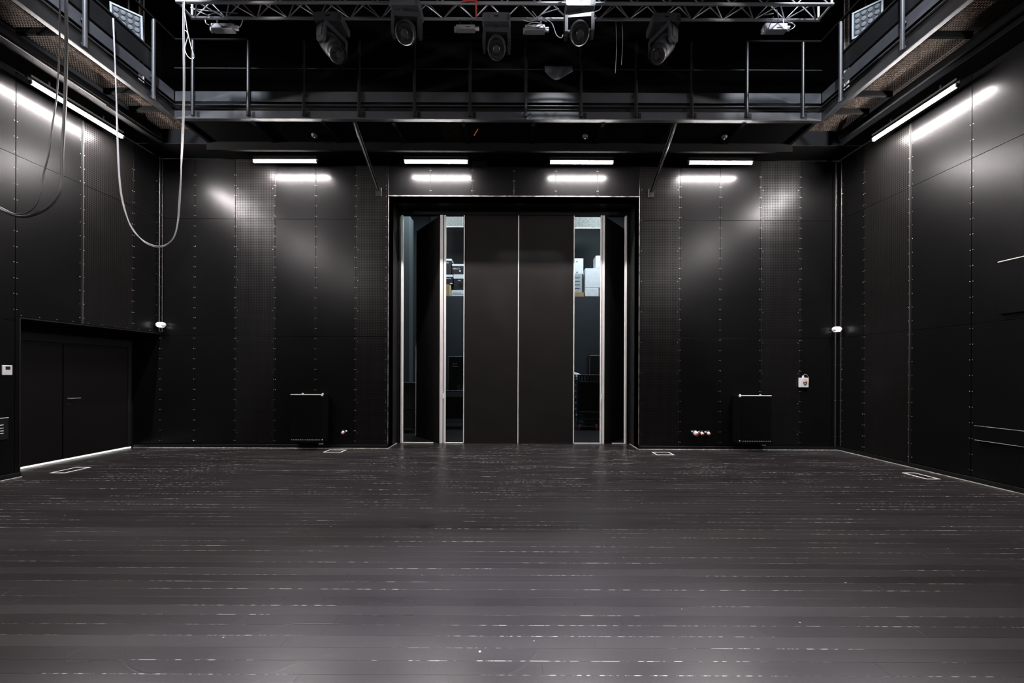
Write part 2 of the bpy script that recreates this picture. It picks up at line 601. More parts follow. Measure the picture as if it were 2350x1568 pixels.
def wpanel(parent, axis, a0, a1, z0, z1, mat, plane, tilt=True):
    """one wall panel; axis 'x': on the back wall, a = x; 'yl' / 'yr': side walls, a = y"""
    g = 0.002
    a0, a1, z0, z1 = a0 + g, a1 - g, z0 + g, z1 - g
    mid = (a0 + a1) / 2
    if axis == 'x':
        at = Vector((mid, plane, (z0 + z1) / 2))
        b = MB().cbox(a0, a1, plane, plane + PT, z0, z1, 0.003)
    elif axis == 'yr':
        at = Vector((plane, mid, (z0 + z1) / 2))
        b = MB().cbox(plane, plane + PT, a0, a1, z0, z1, 0.003)
    else:
        at = Vector((plane, mid, (z0 + z1) / 2))
        b = MB().cbox(plane - PT, plane, a0, a1, z0, z1, 0.003)
    o = b.build('perforated_panel' if mat == 'perforated' else 'panel', mat, parent, at=at)
    if tilt:
        t = 0.0016
        tx, tz = random.uniform(-t, t), random.uniform(-t, t)
        o.rotation_euler = (tx, 0, tz) if axis == 'x' else (0, tx, tz)
    return o


def bx(px):
    return (px - CX) * YB / F


ROWS = [(0.085, ZS1), (ZS1, ZS2), (ZS2, ZG)]
colsL = [XREC + 0.02, bx(368), bx(446), bx(539), bx(630), bx(723.5), bx(815), DX0]
colsR = [DX1, bx(1560), bx(1652), bx(1744.5), bx(1836.5), XR]
perfL, perfR = {3, 6}, {0, 3}
for cols, perf in ((colsL, perfL), (colsR, perfR)):
    for i in range(len(cols) - 1):
        for (z0, z1) in ROWS:
            if cols is colsL and i == 0:
                if z0 > 0.1:
                    continue
                wpanel(wall_back, 'x', cols[0], cols[1], 0.085, ZREC, 'panel', YB)
                continue
            wpanel(wall_back, 'x', cols[i], cols[i + 1], z0, z1, 'perforated' if i in perf else 'panel', YB)
        a = cols[i + 1]
        zz = 0.16
        while zz < 5.9:
            for d in (-0.016, 0.016):
                if not (a + d < DX0 + .02 and a + d > DX0 - .001) and a < XR - .05:
                    screw(a + d - (0.035 if abs(a - DX0) < .01 else 0), YB, zz + random.uniform(-.004, .004), 'y')
            if any(abs(zz - s) < .11 for s in (ZS1, ZS2)):
                zz += 0.0
            zz += 0.2155
    for i in range(len(cols) - 1):      # screws of the perforated sheets, inset
        if i in perf:
            zz = 0.33
            while zz < 5.7:
                screw(cols[i] + .05, YB, zz, 'y')
                screw(cols[i + 1] - .05, YB, zz, 'y')
                zz += 0.644
hd = [DX0 + k * (DX1 - DX0) / 6 for k in range(7)]
for i in range(6):
    wpanel(wall_back, 'x', hd[i], hd[i + 1], DZ + 0.02, ZG, 'panel', YB)
for i in range(7):
    for zz in (5.45, 5.66, 5.87):
        if 0 < i < 6:
            screw(hd[i] - .016, YB, zz, 'y')
            screw(hd[i] + .016, YB, zz, 'y')
o = screws.build('screw_heads', 'screw', wall_back)
o['kind'] = 'stuff'

# side walls -------------------------------------------------------------------
wall_right = thing('wall_right', (XR, 3, 0), 'black panelled right wall with one perforated column', 'wall', kind='structure')
MB().box(XR + PT + .002, XR + .3, YF, YB + .3, 0, ZTOP).build('backing', 'upper_wall', wall_right)
wall_left = thing('wall_left', (XL, 3, 0), 'black panelled left wall above and beside the door recess', 'wall', kind='structure')
m = MB()
m.box(XL - .25, XL - PT - .002, YF, YREC0, 0, ZTOP)
m.box(XL - .25, XL - PT - .002, YREC0, YB + .3, ZREC + .02, ZTOP)
m.build('backing', 'upper_wall', wall_left)
MB().box(XREC - .3, XREC - .05, YREC0 - .3, YB + .3, 0, 3.0).build('recess_backing', 'black_matt', wall_left)
MB().cbox(XREC - .05, XL - .001, YREC0, YB, ZREC, ZREC + .02, .002).build('lintel', 'black_paint', wall_left)
MB().cbox(XREC - .05, XL, YREC0 - .02, YREC0, 0, ZREC + .02, .002).build('reveal', 'black_paint', wall_left)
for side, par, plane in (('yr', wall_right, XR), ('yl', wall_left, XL)):
    screws = MB()
    ys = [YB, YB - 0.566, YB - 1.42]
    while ys[-1] > YF + .3:
        ys.append(ys[-1] - 0.854)
    ys[-1] = YF
    for i in range(len(ys) - 1):
        a0, a1 = ys[i + 1], ys[i]
        if i == 1:
            a0 += 0.016          # upright slot beside the perforated column
        if i == 2:
            a1 -= 0.016
        b0, b1 = a0, a1
        for (z0, z1) in ROWS:
            a0, a1 = b0, b1
            if side == 'yl':
                if z1 <= ZS1 + .01 and a0 >= YREC0:
                    continue
                if abs(z0 - ZS1) < .01 and a0 >= YREC0 - .1:
                    z0 = ZREC + .022
                if z1 <= ZS1 + .01 and a1 > YREC0:
                    a1, z1 = YREC0 - .02, ZREC + .02
            wpanel(par, side, a0, a1, z0, z1, 'perforated' if i == 1 else 'panel', plane)
        nr = '-x' if side == 'yr' else 'x'
        zz = 0.18
        k = 0
        yj = ys[i + 1]
        while zz < 5.75 and yj > 0.5:
            if not (side == 'yl' and yj > YREC0 - .1 and zz < ZREC + .1):
                dd = 0.03 if i in (1,) else 0.017
                screw(plane, yj - dd, zz, nr)
                screw(plane, yj + dd, zz, nr)
            zz += 0.235 if i != 0 else 0.2155
        if i == 0:
            zz = 0.2
            while zz < 5.6:
                if not (side == 'yl' and zz < ZREC + .1):
                    screw(plane, YB - .09, zz, nr)
                zz += 0.2155
    if side == 'yl':
        yy = YREC0
        while yy < YB:
            screw(plane, yy, ZREC + .05, 'x')
            yy += .22
    o = screws.build('screw_heads', 'screw', par)
    o['kind'] = 'stuff'
    # steel angles lining the upright slot
    for s in (-1, 1):
        yy = YB - 1.42 + s * .014
        z0 = ZREC + .03 if side == 'yl' else .09
        sx = 1 if side == 'yl' else -1
        MB().cbox(plane - sx * PT, plane + sx * .006, yy - .003, yy + .003, z0, ZG - .02, .001).build('slot_angle', 'slot_steel' if s > 0 else 'steel_black', par)

wf = MB().box(XL - .3, XR + .3, YF - .2, YF, 0, ZTOP).build('wall_front', 'black_matt')
tag(wf, 'plain black wall behind the viewer', 'wall', kind='structure')
ce = MB().box(XREC - .4, XR + .3, YF - .2, YB + .3, ZTOP, ZTOP + .2).build('ceiling', 'ceiling_black')
tag(ce, 'black roof deck high above the lighting rig', 'ceiling', kind='structure')

# baseboards with a pale strip along the floor ----------------------------------


def baseboard(name, label, boxes, strips):
    t = thing(name, (0, 0, 0), label, 'baseboard', kind='structure')
    for bb in boxes:
        MB().cbox(*bb, .003).build('board', 'black_paint', t)
    for bb in strips:
        MB().cbox(*bb, .002).build('floor_strip', 'trim_pale', t)


by = YB - .018
baseboard('baseboard_back', 'low black plinth along the back wall with pale floor strip',
          [(XREC + .06, bx(461), by, YB, .0, .075), (bx(463), DX0, by, YB, .0, .082), (DX1, XR - .02, by, YB, 0, .078)],
          [(XREC + .06, DX0 + .008, by - .008, by, 0, .014), (DX1 - .008, XR - .02, by - .008, by, 0, .014),
           (DX0 - .0, DX0 + .01, by, YD - .05, 0, .014), (DX1 - .01, DX1, by, YD - .05, 0, .014)])
baseboard('baseboard_right', 'low black plinth along the right wall with pale floor strip',
          [(XR - .018, XR, YF, YB - .02, 0, .078)], [(XR - .026, XR - .018, YF, YB - .02, 0, .014)])
baseboard('baseboard_left', 'low black plinth at the foot of the left wall beside the recess',
          [(XL, XL + .018, YF, YREC0, 0, .078)], [(XL + .018, XL + .026, YF, YREC0 - .0, 0, .014)])

# double door in the recess ----------------------------------------------------
d1 = thing('door_1', (XREC, 6.9, 0), 'flush black double door in the recess with lever handle', 'door', kind='structure')
MB().box(XREC - .05, XREC, YREC0, YB, 2.12, ZREC).build('head_panel', 'black_paint', d1)
MB().cbox(XREC - .05, XREC - .004, YREC0 + .005, 6.625, .035, 2.115, .003).build('side_leaf', 'recess_door', d1)
leaf = MB().cbox(XREC - .05, XREC, 6.635, 7.74, .035, 2.115, .004).build('door_leaf', 'recess_door', d1)
MB().box(XREC - .05, XREC, 7.745, YB, .02, 2.12).build('jamb', 'black_paint', d1)
MB().cbox(XREC + .001, XREC + .012, 7.735, 7.765, .05, 1.1, .002).build('seal_strip', 'steel_black', d1)
hy, hz = 6.71, 1.115
h = MB().cbox(XREC, XREC + .008, hy - .025, hy + .025, hz - .025, hz + .025, .002)
h.build('handle_rose', 'chrome', d1)
MB().tube([(XREC + .005, hy, hz), (XREC + .05, hy, hz), (XREC + .055, hy + .02, hz), (XREC + .055, hy + .14, hz)], .009, 8).build('lever_handle', 'alu', d1, smooth=True)
MB().cbox(XREC, XREC + .008, hy - .024, hy + .024, hz - .13, hz - .08, .002).build('key_plate', 'chrome', d1)
MB().box(XREC - .02, XREC + .004, YREC0 + .01, YB - .01, .004, .03).build('bottom_light_gap', 'gap_light', d1)

# ------------------------------------------------------------------ big doors at the back
zt = DZ - .06
tr = MB().cbox(DX0, DX1, YD - .02, YD + .1, 5.21, DZ, .004).build('trim_1', 'black_paint')
tag(tr, 'black header beam over the tall folding doors', 'trim', kind='structure')


def sx8(px):
    return (px - CX) * YD / F


def post(name, px0, px1, label, mat='edge_white'):
    o = MB().cbox(sx8(px0), sx8(px1), YD - .015, YD + .05, 0, 5.2, .004).build(name, mat)
    tag(o, label, 'door frame', kind='structure')
    return o


post('trim_2', 919.6, 924.4, 'pale metal edge post at the left jamb of the tall doors')
post('trim_3', 1433.5, 1437.8, 'pale metal edge post at the right jamb of the tall doors')
for nm, a, b, lab in (('trim_4', sx8(924) - .08, DX0, 'black jamb board left of the tall doors'), ('trim_5', sx8(1438), DX1, 'black jamb board right of the tall doors')):
    o = MB().cbox(min(a, b) if nm == 'trim_4' else a, max(a, b) if nm == 'trim_4' else b, YD - .01, YD + .08, 0, 5.2, .003).build(nm, 'black_paint')
    tag(o, lab, 'door frame', kind='structure')


def leaf_thing(name, label, hinge, ang, width, edges, zt=5.2):
    """a door leaf from its hinge post going along ang (0 = +x), pale metal edges"""
    t = thing(name, (hinge[0], hinge[1], 0), label, 'door', kind='structure')
    lo = hinge
    MB().cbox(lo[0] + .02, lo[0] + width - .02, lo[1] - .025, lo[1] + .025, .012, zt, .003).build('leaf_board', 'door_black', t)
    for e in edges:
        x0 = lo[0] if e == 0 else lo[0] + width - .02
        MB().cbox(x0, x0 + .02, lo[1] - .03, lo[1] + .03, .005, zt, .003).build('edge_profile', 'edge_white', t)
    MB().cbox(lo[0] + .02, lo[0] + width - .02, lo[1] - .028, lo[1] + .028, .002, .03, .002).build('bottom_seal', 'black_matt', t)
    t.rotation_euler = (0, 0, ang)
    return t


xa, xm, xc = sx8(1063.3), sx8(1190), sx8(1317.5)
leaf_thing('door_2', 'closed centre-left tall black door leaf', (xa, YD + .02, 0), 0, xm - xa, (0, 1))
leaf_thing('door_3', 'closed centre-right tall black door leaf', (xm, YD + .02, 0), 0, xc - xm, (1,))
leaf_thing('door_4', 'left tall black door leaf swung back into the store room', (sx8(1009.5), YD + .03, 0), math.radians(129.5), 1.243, (1,))
leaf_thing('door_5', 'right tall black door leaf swung back into the store room', (sx8(1386), YD + .03, 0), math.radians(48), 1.243, (1,))
# twin edge posts beside the openings
for nm, (a, b, c, d), lab in (('trim_6', (1009.5, 1016.2, 1018.2, 1022.4), 'pale twin metal hinge post left of the centre doors'),
                              ('trim_7', (1377.3, 1379.6, 1380.8, 1386.5), 'pale twin metal hinge post right of the centre doors')):
    t = thing(nm, (sx8((a + d) / 2), YD, 0), lab, 'door frame', kind='structure')
    MB().cbox(sx8(a), sx8(b), YD - .03, YD + .03, 0, 5.2, .003).build('edge_profile', 'edge_white', t)
    MB().cbox(sx8(c), sx8(d), YD - .02, YD + .04, 0, 5.2, .003).build('edge_profile', 'edge_white', t)
    MB().box(sx8(b), sx8(c), YD - .01, YD + .03, 0, 5.2).build('groove', 'lamp_body', t)
    MB().cbox(sx8(b) - .01, sx8(c) + .01, YD - .035, YD, 1.02, 1.14, .003).build('latch', 'edge_white', t)
th = thing('trim_8', (0, YD, 0), 'pale metal threshold strips in the doorway openings', 'threshold', kind='structure')
for a, b in ((925, 995), (1022.5, 1063), (1318, 1377), (1405, 1433)):
    MB().cbox(sx8(a), sx8(b), YD - .012, YD + .012, 0, .02, .003).build('threshold_strip', 'edge_white', th)
tp = thing('trim_9', (0, YB, DZ), 'worn pale metal edge strip around the big opening', 'trim', kind='structure')
MB().cbox(DX0 - .01, DX1 + .01, YB - .006, YB + .006, DZ - .0, DZ + .022, .002).build('head_strip', 'worn_strip', tp)
MB().cbox(DX0 - .008, DX0 + .004, YB - .006, YB + .006, .1, DZ, .002).build('side_strip', 'worn_strip', tp)
MB().cbox(DX1 - .004, DX1 + .008, YB - .006, YB + .006, .1, DZ, .002).build('side_strip', 'worn_strip', tp)

# ------------------------------------------------------------------ store room behind the doors
YS = 13.6
o = MB().box(-9.5, 8.5, YS, YS + .2, 0, 9).build('wall_storage_back', 'teal_wall')
tag(o, 'dark teal rear wall of the store room', 'wall', kind='structure')
o = MB().box(-9.7, -9.5, YB + .3, YS + .2, 0, 9).build('wall_storage_left', 'teal_wall')
tag(o, 'left wall of the store room', 'wall', kind='structure')
o = MB().box(8.5, 8.7, YB + .3, YS + .2, 0, 9).build('wall_storage_right', 'teal_wall')
tag(o, 'right wall of the store room', 'wall', kind='structure')
o = MB().box(-9.7, 8.7, YB + .3, YS + .2, 9, 9.2).build('ceiling_storage', 'black_matt')
tag(o, 'black ceiling of the store room', 'ceiling', kind='structure')
YM = 12.0
o = MB().cbox(-2.9, 5.5, YM, YM + .12, 0, 4.10, .01).build('partition', 'navy')
tag(o, 'dark blue-black partition topped with boxes in the store room', 'partition', kind='structure')
o = MB().box(-2.9, 5.5, YM + .12, YS, 4.02, 4.10).build('mezzanine_deck', 'navy')
tag(o, 'deck on the partition that the boxes stand on', 'deck', kind='structure')
o = MB().cbox(-3.6, -3.21, 11.3, 11.7, 0, 6.4, .01).build('pillar', 'pillar')
tag(o, 'pale blue-grey pillar seen through the leftmost door gap', 'pillar', kind='structure')
# curtain-black screen behind the left gap
o = MB().cbox(-2.95, -1.2, 12.9, 12.95, 4.1, 9, .01).build('backdrop_curtain', 'black_matt')
tag(o, 'black backdrop hanging behind the stack of black boxes', 'curtain')


def room_lamp(loc, power, size, col):
    d = bpy.data.lights.new('store_room_lamp', 'AREA')
    d.energy, d.size, d.color = power, size, col
    ob = bpy.data.objects.new('store_room_lamp', d)
    C.objects.link(ob)
    ob.location = loc


room_lamp((2.8, 10.6, 7.6), 270, 0.8, (0.82, 0.93, 1.0))
room_lamp((-2.4, 10.6, 7.6), 200, 0.8, (0.82, 0.93, 1.0))

for (px0, px1, py0, py1, nm, lab) in ((1316, 1380, 494, 523, 'mesh_panel', 'bright expanded metal mesh panel above the white boxes'),
                                     (1018, 1064, 492, 520, 'mesh_panel', 'dim expanded metal mesh panel above the black boxes')):
    a, b = W(px0, py1, 12.1), W(px1, py0 - 14, 12.1)
    t = thing(nm, a, lab, 'mesh panel')
    k = MB()
    n = 26
    wdt, hgt = b.x - a.x, b.z - a.z
    st = 0.045
    q = -hgt
    while q < wdt:
        for s in (1, -1):
            x0, x1 = (q, q + hgt) if s > 0 else (q + hgt, q)
            t0, t1 = 0.0, 1.0
            if x0 != x1:
                lo, hi = sorted(((0 - x0) / (x1 - x0), (wdt - x0) / (x1 - x0)))
                t0, t1 = max(0, lo), min(1, hi)
            if t1 - t0 > .02:
                k.tube([(a.x + x0 + (x1 - x0) * t0, 12.1, a.z + hgt * t0), (a.x + x0 + (x1 - x0) * t1, 12.1, a.z + hgt * t1)], .007, 4)
        q += st
    o = k.build('mesh_strands', 'mesh_metal', t)
    o['kind'] = 'stuff'
    MB().cbox(a.x, b.x, 12.08, 12.12, a.z - .03, a.z, .004).build('frame_bar', 'mesh_metal', t)
    for xx in (a.x + .02, b.x - .02):
        MB().tube([(xx, 12.1, a.z), (xx, 12.1, 8.998)], .012, 6).build('hanging_rod', 'mesh_metal', t)


def cbox_px(px0, px1, py0, py1, y, dep):
    a, b = W(px0, py1, y), W(px1, py0, y)
    return a.x, b.x, y, y + dep, a.z, b.z


def lidded_box(px0, px1, py0, pyl, py1, y, dep, label, zbase=None):
    x0, x1, y0, y1, z0, z1 = cbox_px(px0, px1, pyl, py1, y, dep)
    if zbase is not None:
        z0 = zbase
    zl = W(px0, py0, y).z
    t = thing('storage_box', ((x0 + x1) / 2, y, z0), label, 'box', 'boxes on the store room partition')
    MB().cbox(x0 + .006, x1 - .006, y0 + .006, y1 - .006, z0, z1, .004).build('box_body', 'box_black', t)
    MB().cbox(x0, x1, y0, y1, z1 + .0005, zl, .006).build('lid', 'white_box', t)
    return t, (x0, x1, z0, zl)


def text(body, loc, size, mat, parent, name='lettering'):
    cu = bpy.data.curves.new(name, 'FONT')
    cu.body, cu.size, cu.extrude = body, size, 0.0008
    ob = bpy.data.objects.new('text_tmp', cu)
    C.objects.link(ob)
    me = bpy.data.meshes.new_from_object(ob)
    bpy.data.objects.remove(ob)
    me.materials.clear()
    me.materials.append(MAT[mat])
    o = bpy.data.objects.new(name, me)
    C.objects.link(o)
    o.rotation_euler = (math.pi / 2, 0, 0)
    o.parent = parent
    o.location = Vector(loc) - wloc(parent)
    return o


# black boxes with white lids, left gap (stacked on the partition)
zb = 4.101
tD, (dx0, dx1, dz0, dz1) = None, (0, 0, 0, 0)
t = thing('storage_bin', (W(1050, 678, 12.02).x, 12.02, zb), 'low grey-white bin at the bottom of the black box stack', 'bin', 'boxes on the store room partition')
x0, x1 = W(1036, 670, 12.02).x, W(1066, 670, 12.02).x
zbin = W(1050, 666, 12.02).z
MB().cbox(x0, x1, 12.02, 12.4, zb, zbin, .006).build('bin_body', 'white_box', t)
MB().cbox(x0 + .03, x1 - .03, 12.016, 12.0195, zb + .05, zb + .07, .001).build('printed_line', 'grey_box', t)
MB().cbox(x0 + .03, x1 - .1, 12.016, 12.0195, zb + .09, zb + .11, .001).build('printed_line', 'grey_box', t)
t, d = lidded_box(1040.5, 1066, 630, 640, 666, 12.02, .38, 'black box with white lid and faint round logo, lower right of its stack', zbase=zbin + .001)
zD = d[3]
text('ARK', (W(1050, 645, 12.0).x, 12.018, W(1050, 645, 12.0).z), .055, 'lettering', t)
MB().lathe([(.075, 0), (.075, .004)], 20, Matrix.Translation((W(1056, 654, 12).x, 12.0255, W(1056, 654, 12).z)) @ Matrix.Rotation(math.pi / 2, 4, 'X')).build('round_logo', 'screen', t)
t, d = lidded_box(1037.3, 1066, 606, 611, 630, 12.02, .38, 'black box with white lid and bold lettering, upper right of its stack', zbase=zD + .001)
text('ARKATA', (W(1038.6, 616.5, 12.0).x, 12.018, W(1038.6, 617.5, 12.0).z), .062, 'lettering', t)
MB().cbox(W(1039, 618, 12).x, W(1052, 618, 12).x, 12.018, 12.0255, W(1039, 619, 12).z, W(1039, 618.3, 12).z, .001).build('printed_line', 'grey_box', t)
MB().cbox(W(1053.6, 620, 12).x, W(1057, 620, 12).x, 12.018, 12.0255, W(1053, 623.5, 12).z, W(1053, 619.6, 12).z, .001).build('white_label', 'white_box', t)
t = thing('cardboard_box', (W(1020, 678, 12.02).x, 12.03, zb), 'brown cardboard box under the black boxes', 'box', 'boxes on the store room partition')
zc = W(1025, 652.5, 12.02).z
MB().cbox(W(1008, 670, 12).x, W(1031, 670, 12).x, 12.03, 12.4, zb, zc, .004).build('carton', 'cardboard', t)
MB().cbox(W(1031, 670, 12).x + .001, W(1034, 670, 12).x, 12.04, 12.4, zb, zc - .02, .004).build('carton_flap', 'sticker_cream', t)
t, d = lidded_box(1008, 1039.5, 630.5, 636, 652, 12.03, .38, 'black box with white lid and small white label, lower left of its stack', zbase=zc + .001)
zC = d[3]
MB().cbox(W(1032.5, 650, 12).x, W(1038, 650, 12).x, 12.026, 12.0355, W(1033, 653, 12).z + .02, W(1033, 649, 12).z, .001).build('white_label', 'white_box', t)
text('RKATA', (W(1023.5, 640, 12.0).x, 12.028, W(1023.5, 640, 12.0).z), .05, 'lettering', t)
t, d = lidded_box(1008, 1036.6, 594, 599, 631, 12.03, .38, 'tall black box with white lid, topmost of the black stack', zbase=zC + .001)
text('700', (W(1023, 603, 12.0).x, 12.028, W(1023, 604, 12.0).z), .06, 'lettering', t)

# white boxes, right gap


def plain_box(nm, px0, px1, py0, y, dep, z0, mat, label):
    x0, x1 = W(px0, 640, y).x, W(px1, 640, y).x
    z1 = W(px0, py0, y).z
    t = thing(nm, ((x0 + x1) / 2, y, z0), label, 'box', 'boxes on the store room partition')
    MB().cbox(x0, x1, y, y + dep, z0, z1, .008).build('box_body', mat, t)
    return t, x0, x1, z1


t, a, b, zG = plain_box('cardboard_box', 1312, 1340, 671, 12.05, .4, zb, 'cardboard', 'flat brown carton under the grey-white box')
t, a, b, zF = plain_box('storage_box', 1312, 1336, 629, 12.06, .36, zG + .001, 'grey_box', 'grey-white printed box above the flat brown carton')
for py in (636, 644, 652, 660):
    MB().cbox(W(1320, py, 12).x, W(1331, py, 12).x, 12.056, 12.0595, W(1320, py, 12).z - .02, W(1320, py, 12).z, .001).build('printed_line', 'lamp_body', t)
t, a, b, zE = plain_box('storage_box', 1312, 1338.5, 593, 12.07, .34, zF + .001, 'white_box', 'white box with two black hand holes, on the grey-white box')
for py in (599, 624):
    MB().lathe([(.02, 0), (.02, .003)], 12, Matrix.Translation((W(1325, py, 12).x, 12.0695, W(1325, py, 12).z)) @ Matrix.Rotation(math.pi / 2, 4, 'X')).build('hand_hole', 'box_black', t)
t, a, b, zH = plain_box('storage_box', 1343, 1374, 660.5, 12.0, .5, zb, 'white_box', 'low white carton at the bottom of the right stack')
t, a, b, zI = plain_box('storage_box', 1343, 1379, 616, 12.0, .5, zH + .001, 'white_box', 'large white carton in the middle of the right stack')
t, a, b, zJ = plain_box('storage_box', 1367, 1384, 587, 12.0, .4, zI + .001, 'white_box', 'narrow white carton standing on top of the right stack')
t, a, b, zK = plain_box('cardboard_box', 1375, 1384, 662, 11.995, .4, zb, 'cardboard', 'brown carton edge beside the low white carton')

# black bench with case and chrome pegs (left gap)
yb_ = 10.5
bt = W(1040, 897, yb_).z
bn = thing('work_bench', (W(1040, 900, yb_).x, yb_ + .3, 0), 'black bench in the store room carrying the lettered case', 'bench')
xa_, xb_ = W(1006, 900, yb_).x, W(1075, 900, yb_).x
MB().cbox(xa_, xb_, yb_, yb_ + .6, bt - .03, bt, .004).build('bench_top', 'steel_black', bn)
for xx in (xa_ + .04, xb_ - .04):
    for yy in (yb_ + .05, yb_ + .55):
        MB().cbox(xx - .025, xx + .025, yy - .025, yy + .025, 0, bt - .031, .003).build('leg', 'steel_black', bn)
MB().cbox(xa_ + .07, xb_ - .07, yb_ + .04, yb_ + .5, .3, bt - .2, .004).build('cupboard_body', 'box_black', bn)
case = thing('flight_case', (W(1046, 897, yb_).x, yb_ + .3, bt + .001), 'black case with white lettering standing on the bench', 'case')
ca, cb, cz = W(1029.5, 880, yb_ + .15).x, W(1070, 880, yb_ + .15).x, W(1040, 818, yb_ + .15).z
MB().cbox(ca, cb, yb_ + .15, yb_ + .5, bt + .001, cz, .008).build('case_body', 'box_black', case)
MB().cbox(ca - .004, ca + .008, yb_ + .142, yb_ + .149, bt + .2, cz, .001).build('metal_corner', 'alu', case)
p = W(1038, 837, yb_ + .14)
text('101.7', (p.x, yb_ + .146, p.z), .062, 'lettering', case)
p = W(1038, 841.3, yb_ + .14)
for q in range(6):
    MB().box(p.x + q * .028, p.x + q * .028 + .022, yb_ + .144, yb_ + .1495, p.z - .008, p.z + .01).build('printed_line', 'lettering', case)
for i, (px, hh) in enumerate(((1050, .15), (1054, .16), (1059, .18), (1062.2, .18))):
    q = W(px, 897, yb_ + .08)
    o = MB().lathe([(.016, 0), (.016, .02), (.007, .025), (.007, hh - .02), (.011, hh - .015), (.011, hh)], 10, Matrix.Translation((q.x, yb_ + .08, bt + .001))).build('metal_peg', 'chrome', None, True, at=(q.x, yb_ + .08, bt + .001))
    tag(o, ['leftmost chrome peg on the bench front', 'second chrome peg from the left on the bench front', 'third chrome peg from the left on the bench front', 'rightmost chrome peg on the bench front'][i], 'peg', 'chrome pegs on the bench')

# roll cage (right gap)
yc = 10.45
cg = thing('roll_cage', (2.2, yc + .3, 0), 'black roll cage trolley with bars and castors behind the right gap', 'trolley')
xa_, xb_ = W(1327, 900, yc).x, W(1392, 900, yc).x
zt_ = W(1330, 860, yc).z
for xx in (xa_, xb_):
    for yy in (yc, yc + .6):
        MB().cbox(xx - .02, xx + .02, yy - .02, yy + .02, .15, zt_, .004).build('corner_post', 'box_black', cg)
for zz in (zt_ - .02, W(1330, 878, yc).z, .50, .30):
    MB().cbox(xa_, xb_, yc - .015, yc + .015, zz - .02, zz + .02, .004).build('rail', 'box_black', cg)
for k in range(9):
    xx = xa_ + .06 + k * (xb_ - xa_ - .12) / 8
    MB().box(xx - .012, xx + .012, yc - .008, yc + .008, .3, .5).build('bar', 'box_black', cg)
    MB().box(xx - .02, xx + .02, yc - .008, yc + .008, W(1330, 878, yc).z, zt_ - .03).build('bar', 'box_black', cg)
MB().cbox(xa_ + .03, xb_, yc + .02, yc + .55, .5, W(1330, 878, yc).z, .01).build('load_board', 'box_black', cg)
MB().cbox(xa_, xb_, yc, yc + .6, .19, .23, .004).build('base_plate', 'lamp_body', cg)
for xx in (xa_ + .05, xb_ - .28):
    MB().lathe([(.03, -.02), (.062, -.018), (.062, .018), (.03, .02)], 16, Matrix.Translation((xx, yc + .05, .064)) @ Matrix.Rotation(math.pi / 2, 4, 'Y')).build('castor', 'red_plastic', cg, True)
    MB().cbox(xx - .03, xx + .03, yc + .02, yc + .08, .12, .18, .003).build('castor_fork', 'alu', cg)
bk = thing('black_cabinet', (2.35, 11.3, 0), 'tall black cabinet standing behind the roll cage', 'cabinet')
MB().cbox(W(1353, 850, 11.3).x, W(1395, 850, 11.3).x, 11.3, 11.8, 0, W(1353, 816, 11.3).z, .008).build('cabinet_body', 'box_black', bk)
MB().cbox(W(1353, 850, 11.3).x - .003, W(1354, 850, 11.3).x, 11.292, 11.299, 1.4, W(1353, 818, 11.3).z, .001).build('metal_corner', 'alu', bk)
# stack of blue crates at the left of the right gap
xa_, xb_ = W(1306, 900, 11.2).x, W(1325.5, 900, 11.2).x
zz = .001
k = 0
names = ['lowest', 'second lowest', 'third from bottom', 'fourth from bottom', 'fifth from bottom', 'sixth from bottom', 'seventh from bottom', 'topmost']
for k in range(8):
    t = thing('blue_crate', ((xa_ + xb_) / 2, 11.2, zz), names[k] + ' blue crate of the stack left of the roll cage', 'crate', 'stacked blue crates')
    MB().cbox(xa_ + .01, xb_ - .01, 11.21, 11.58, zz, zz + .15, .006).build('crate_body', 'blue_crate', t)
    MB().cbox(xa_, xb_, 11.2, 11.59, zz + .151, zz + .178, .004).build('rim', 'pale_blue', t)
    zz += .18
t = thing('lamp_head', (W(1322, 846, 11.25).x, 11.35, zz + .1), 'white moulded lamp head lying above the blue crates', 'lamp')
MB().tube([(W(1312, 843, 11.25).x, 11.35, zz + .16), (W(1320, 844, 11.25).x, 11.33, zz + .14), (W(1327, 846, 11.25).x, 11.3, zz + .1), (W(1333, 846, 11.25).x, 11.3, zz + .09)], [.05, .055, .075, .03], 12).build('lamp_shell', 'white_box', t, True)
MB().tube([(W(1322, 850, 11.25).x, 11.35, zz + .001), (W(1322, 850, 11.25).x, 11.35, zz + .1)], .02, 8).build('stem', 'steel_black', t, True)
# dark cases behind the left-most gap
t = thing('flight_case', (-2.9, 9.9, 0), 'low dark case on the floor behind the left-most door gap', 'case')
MB().cbox(-3.25, -2.62, 9.9, 10.4, .12, 1.35, .012).build('case_body', 'box_black', t)
MB().cbox(-3.25, -2.62, 9.893, 9.899, .62, .64, .002).build('metal_band', 'steel_black', t)
for xx in (-3.15, -2.72):
    MB().lathe([(.03, -.02), (.058, -.018), (.058, .018), (.03, .02)], 14, Matrix.Translation((xx, 9.96, .06)) @ Matrix.Rotation(math.pi / 2, 4, 'Y')).build('castor', 'wheel', t, True)

# ------------------------------------------------------------------ galleries
GXL, GXR, GY = -6.04, 5.42, 6.56
ZDK = 6.33                       # grating underside


def grating(parent, x0, x1, y0, y1, pitch=0.036, z0=ZDK, hgt=.03):
    k = MB()
    nx, ny = int((x1 - x0) / pitch), int((y1 - y0) / pitch)
    for i in range(nx + 1):
        x = x0 + (x1 - x0) * i / nx
        k.box(x - .0022, x + .0022, y0, y1, z0, z0 + hgt)
    for j in range(ny + 1):
        yy = y0 + (y1 - y0) * j / ny
        k.box(x0, x1, yy - .0018, yy + .0018, z0 + .004, z0 + hgt)
    o = k.build('grating', 'galv', parent)
    o['kind'] = 'stuff'
    return o


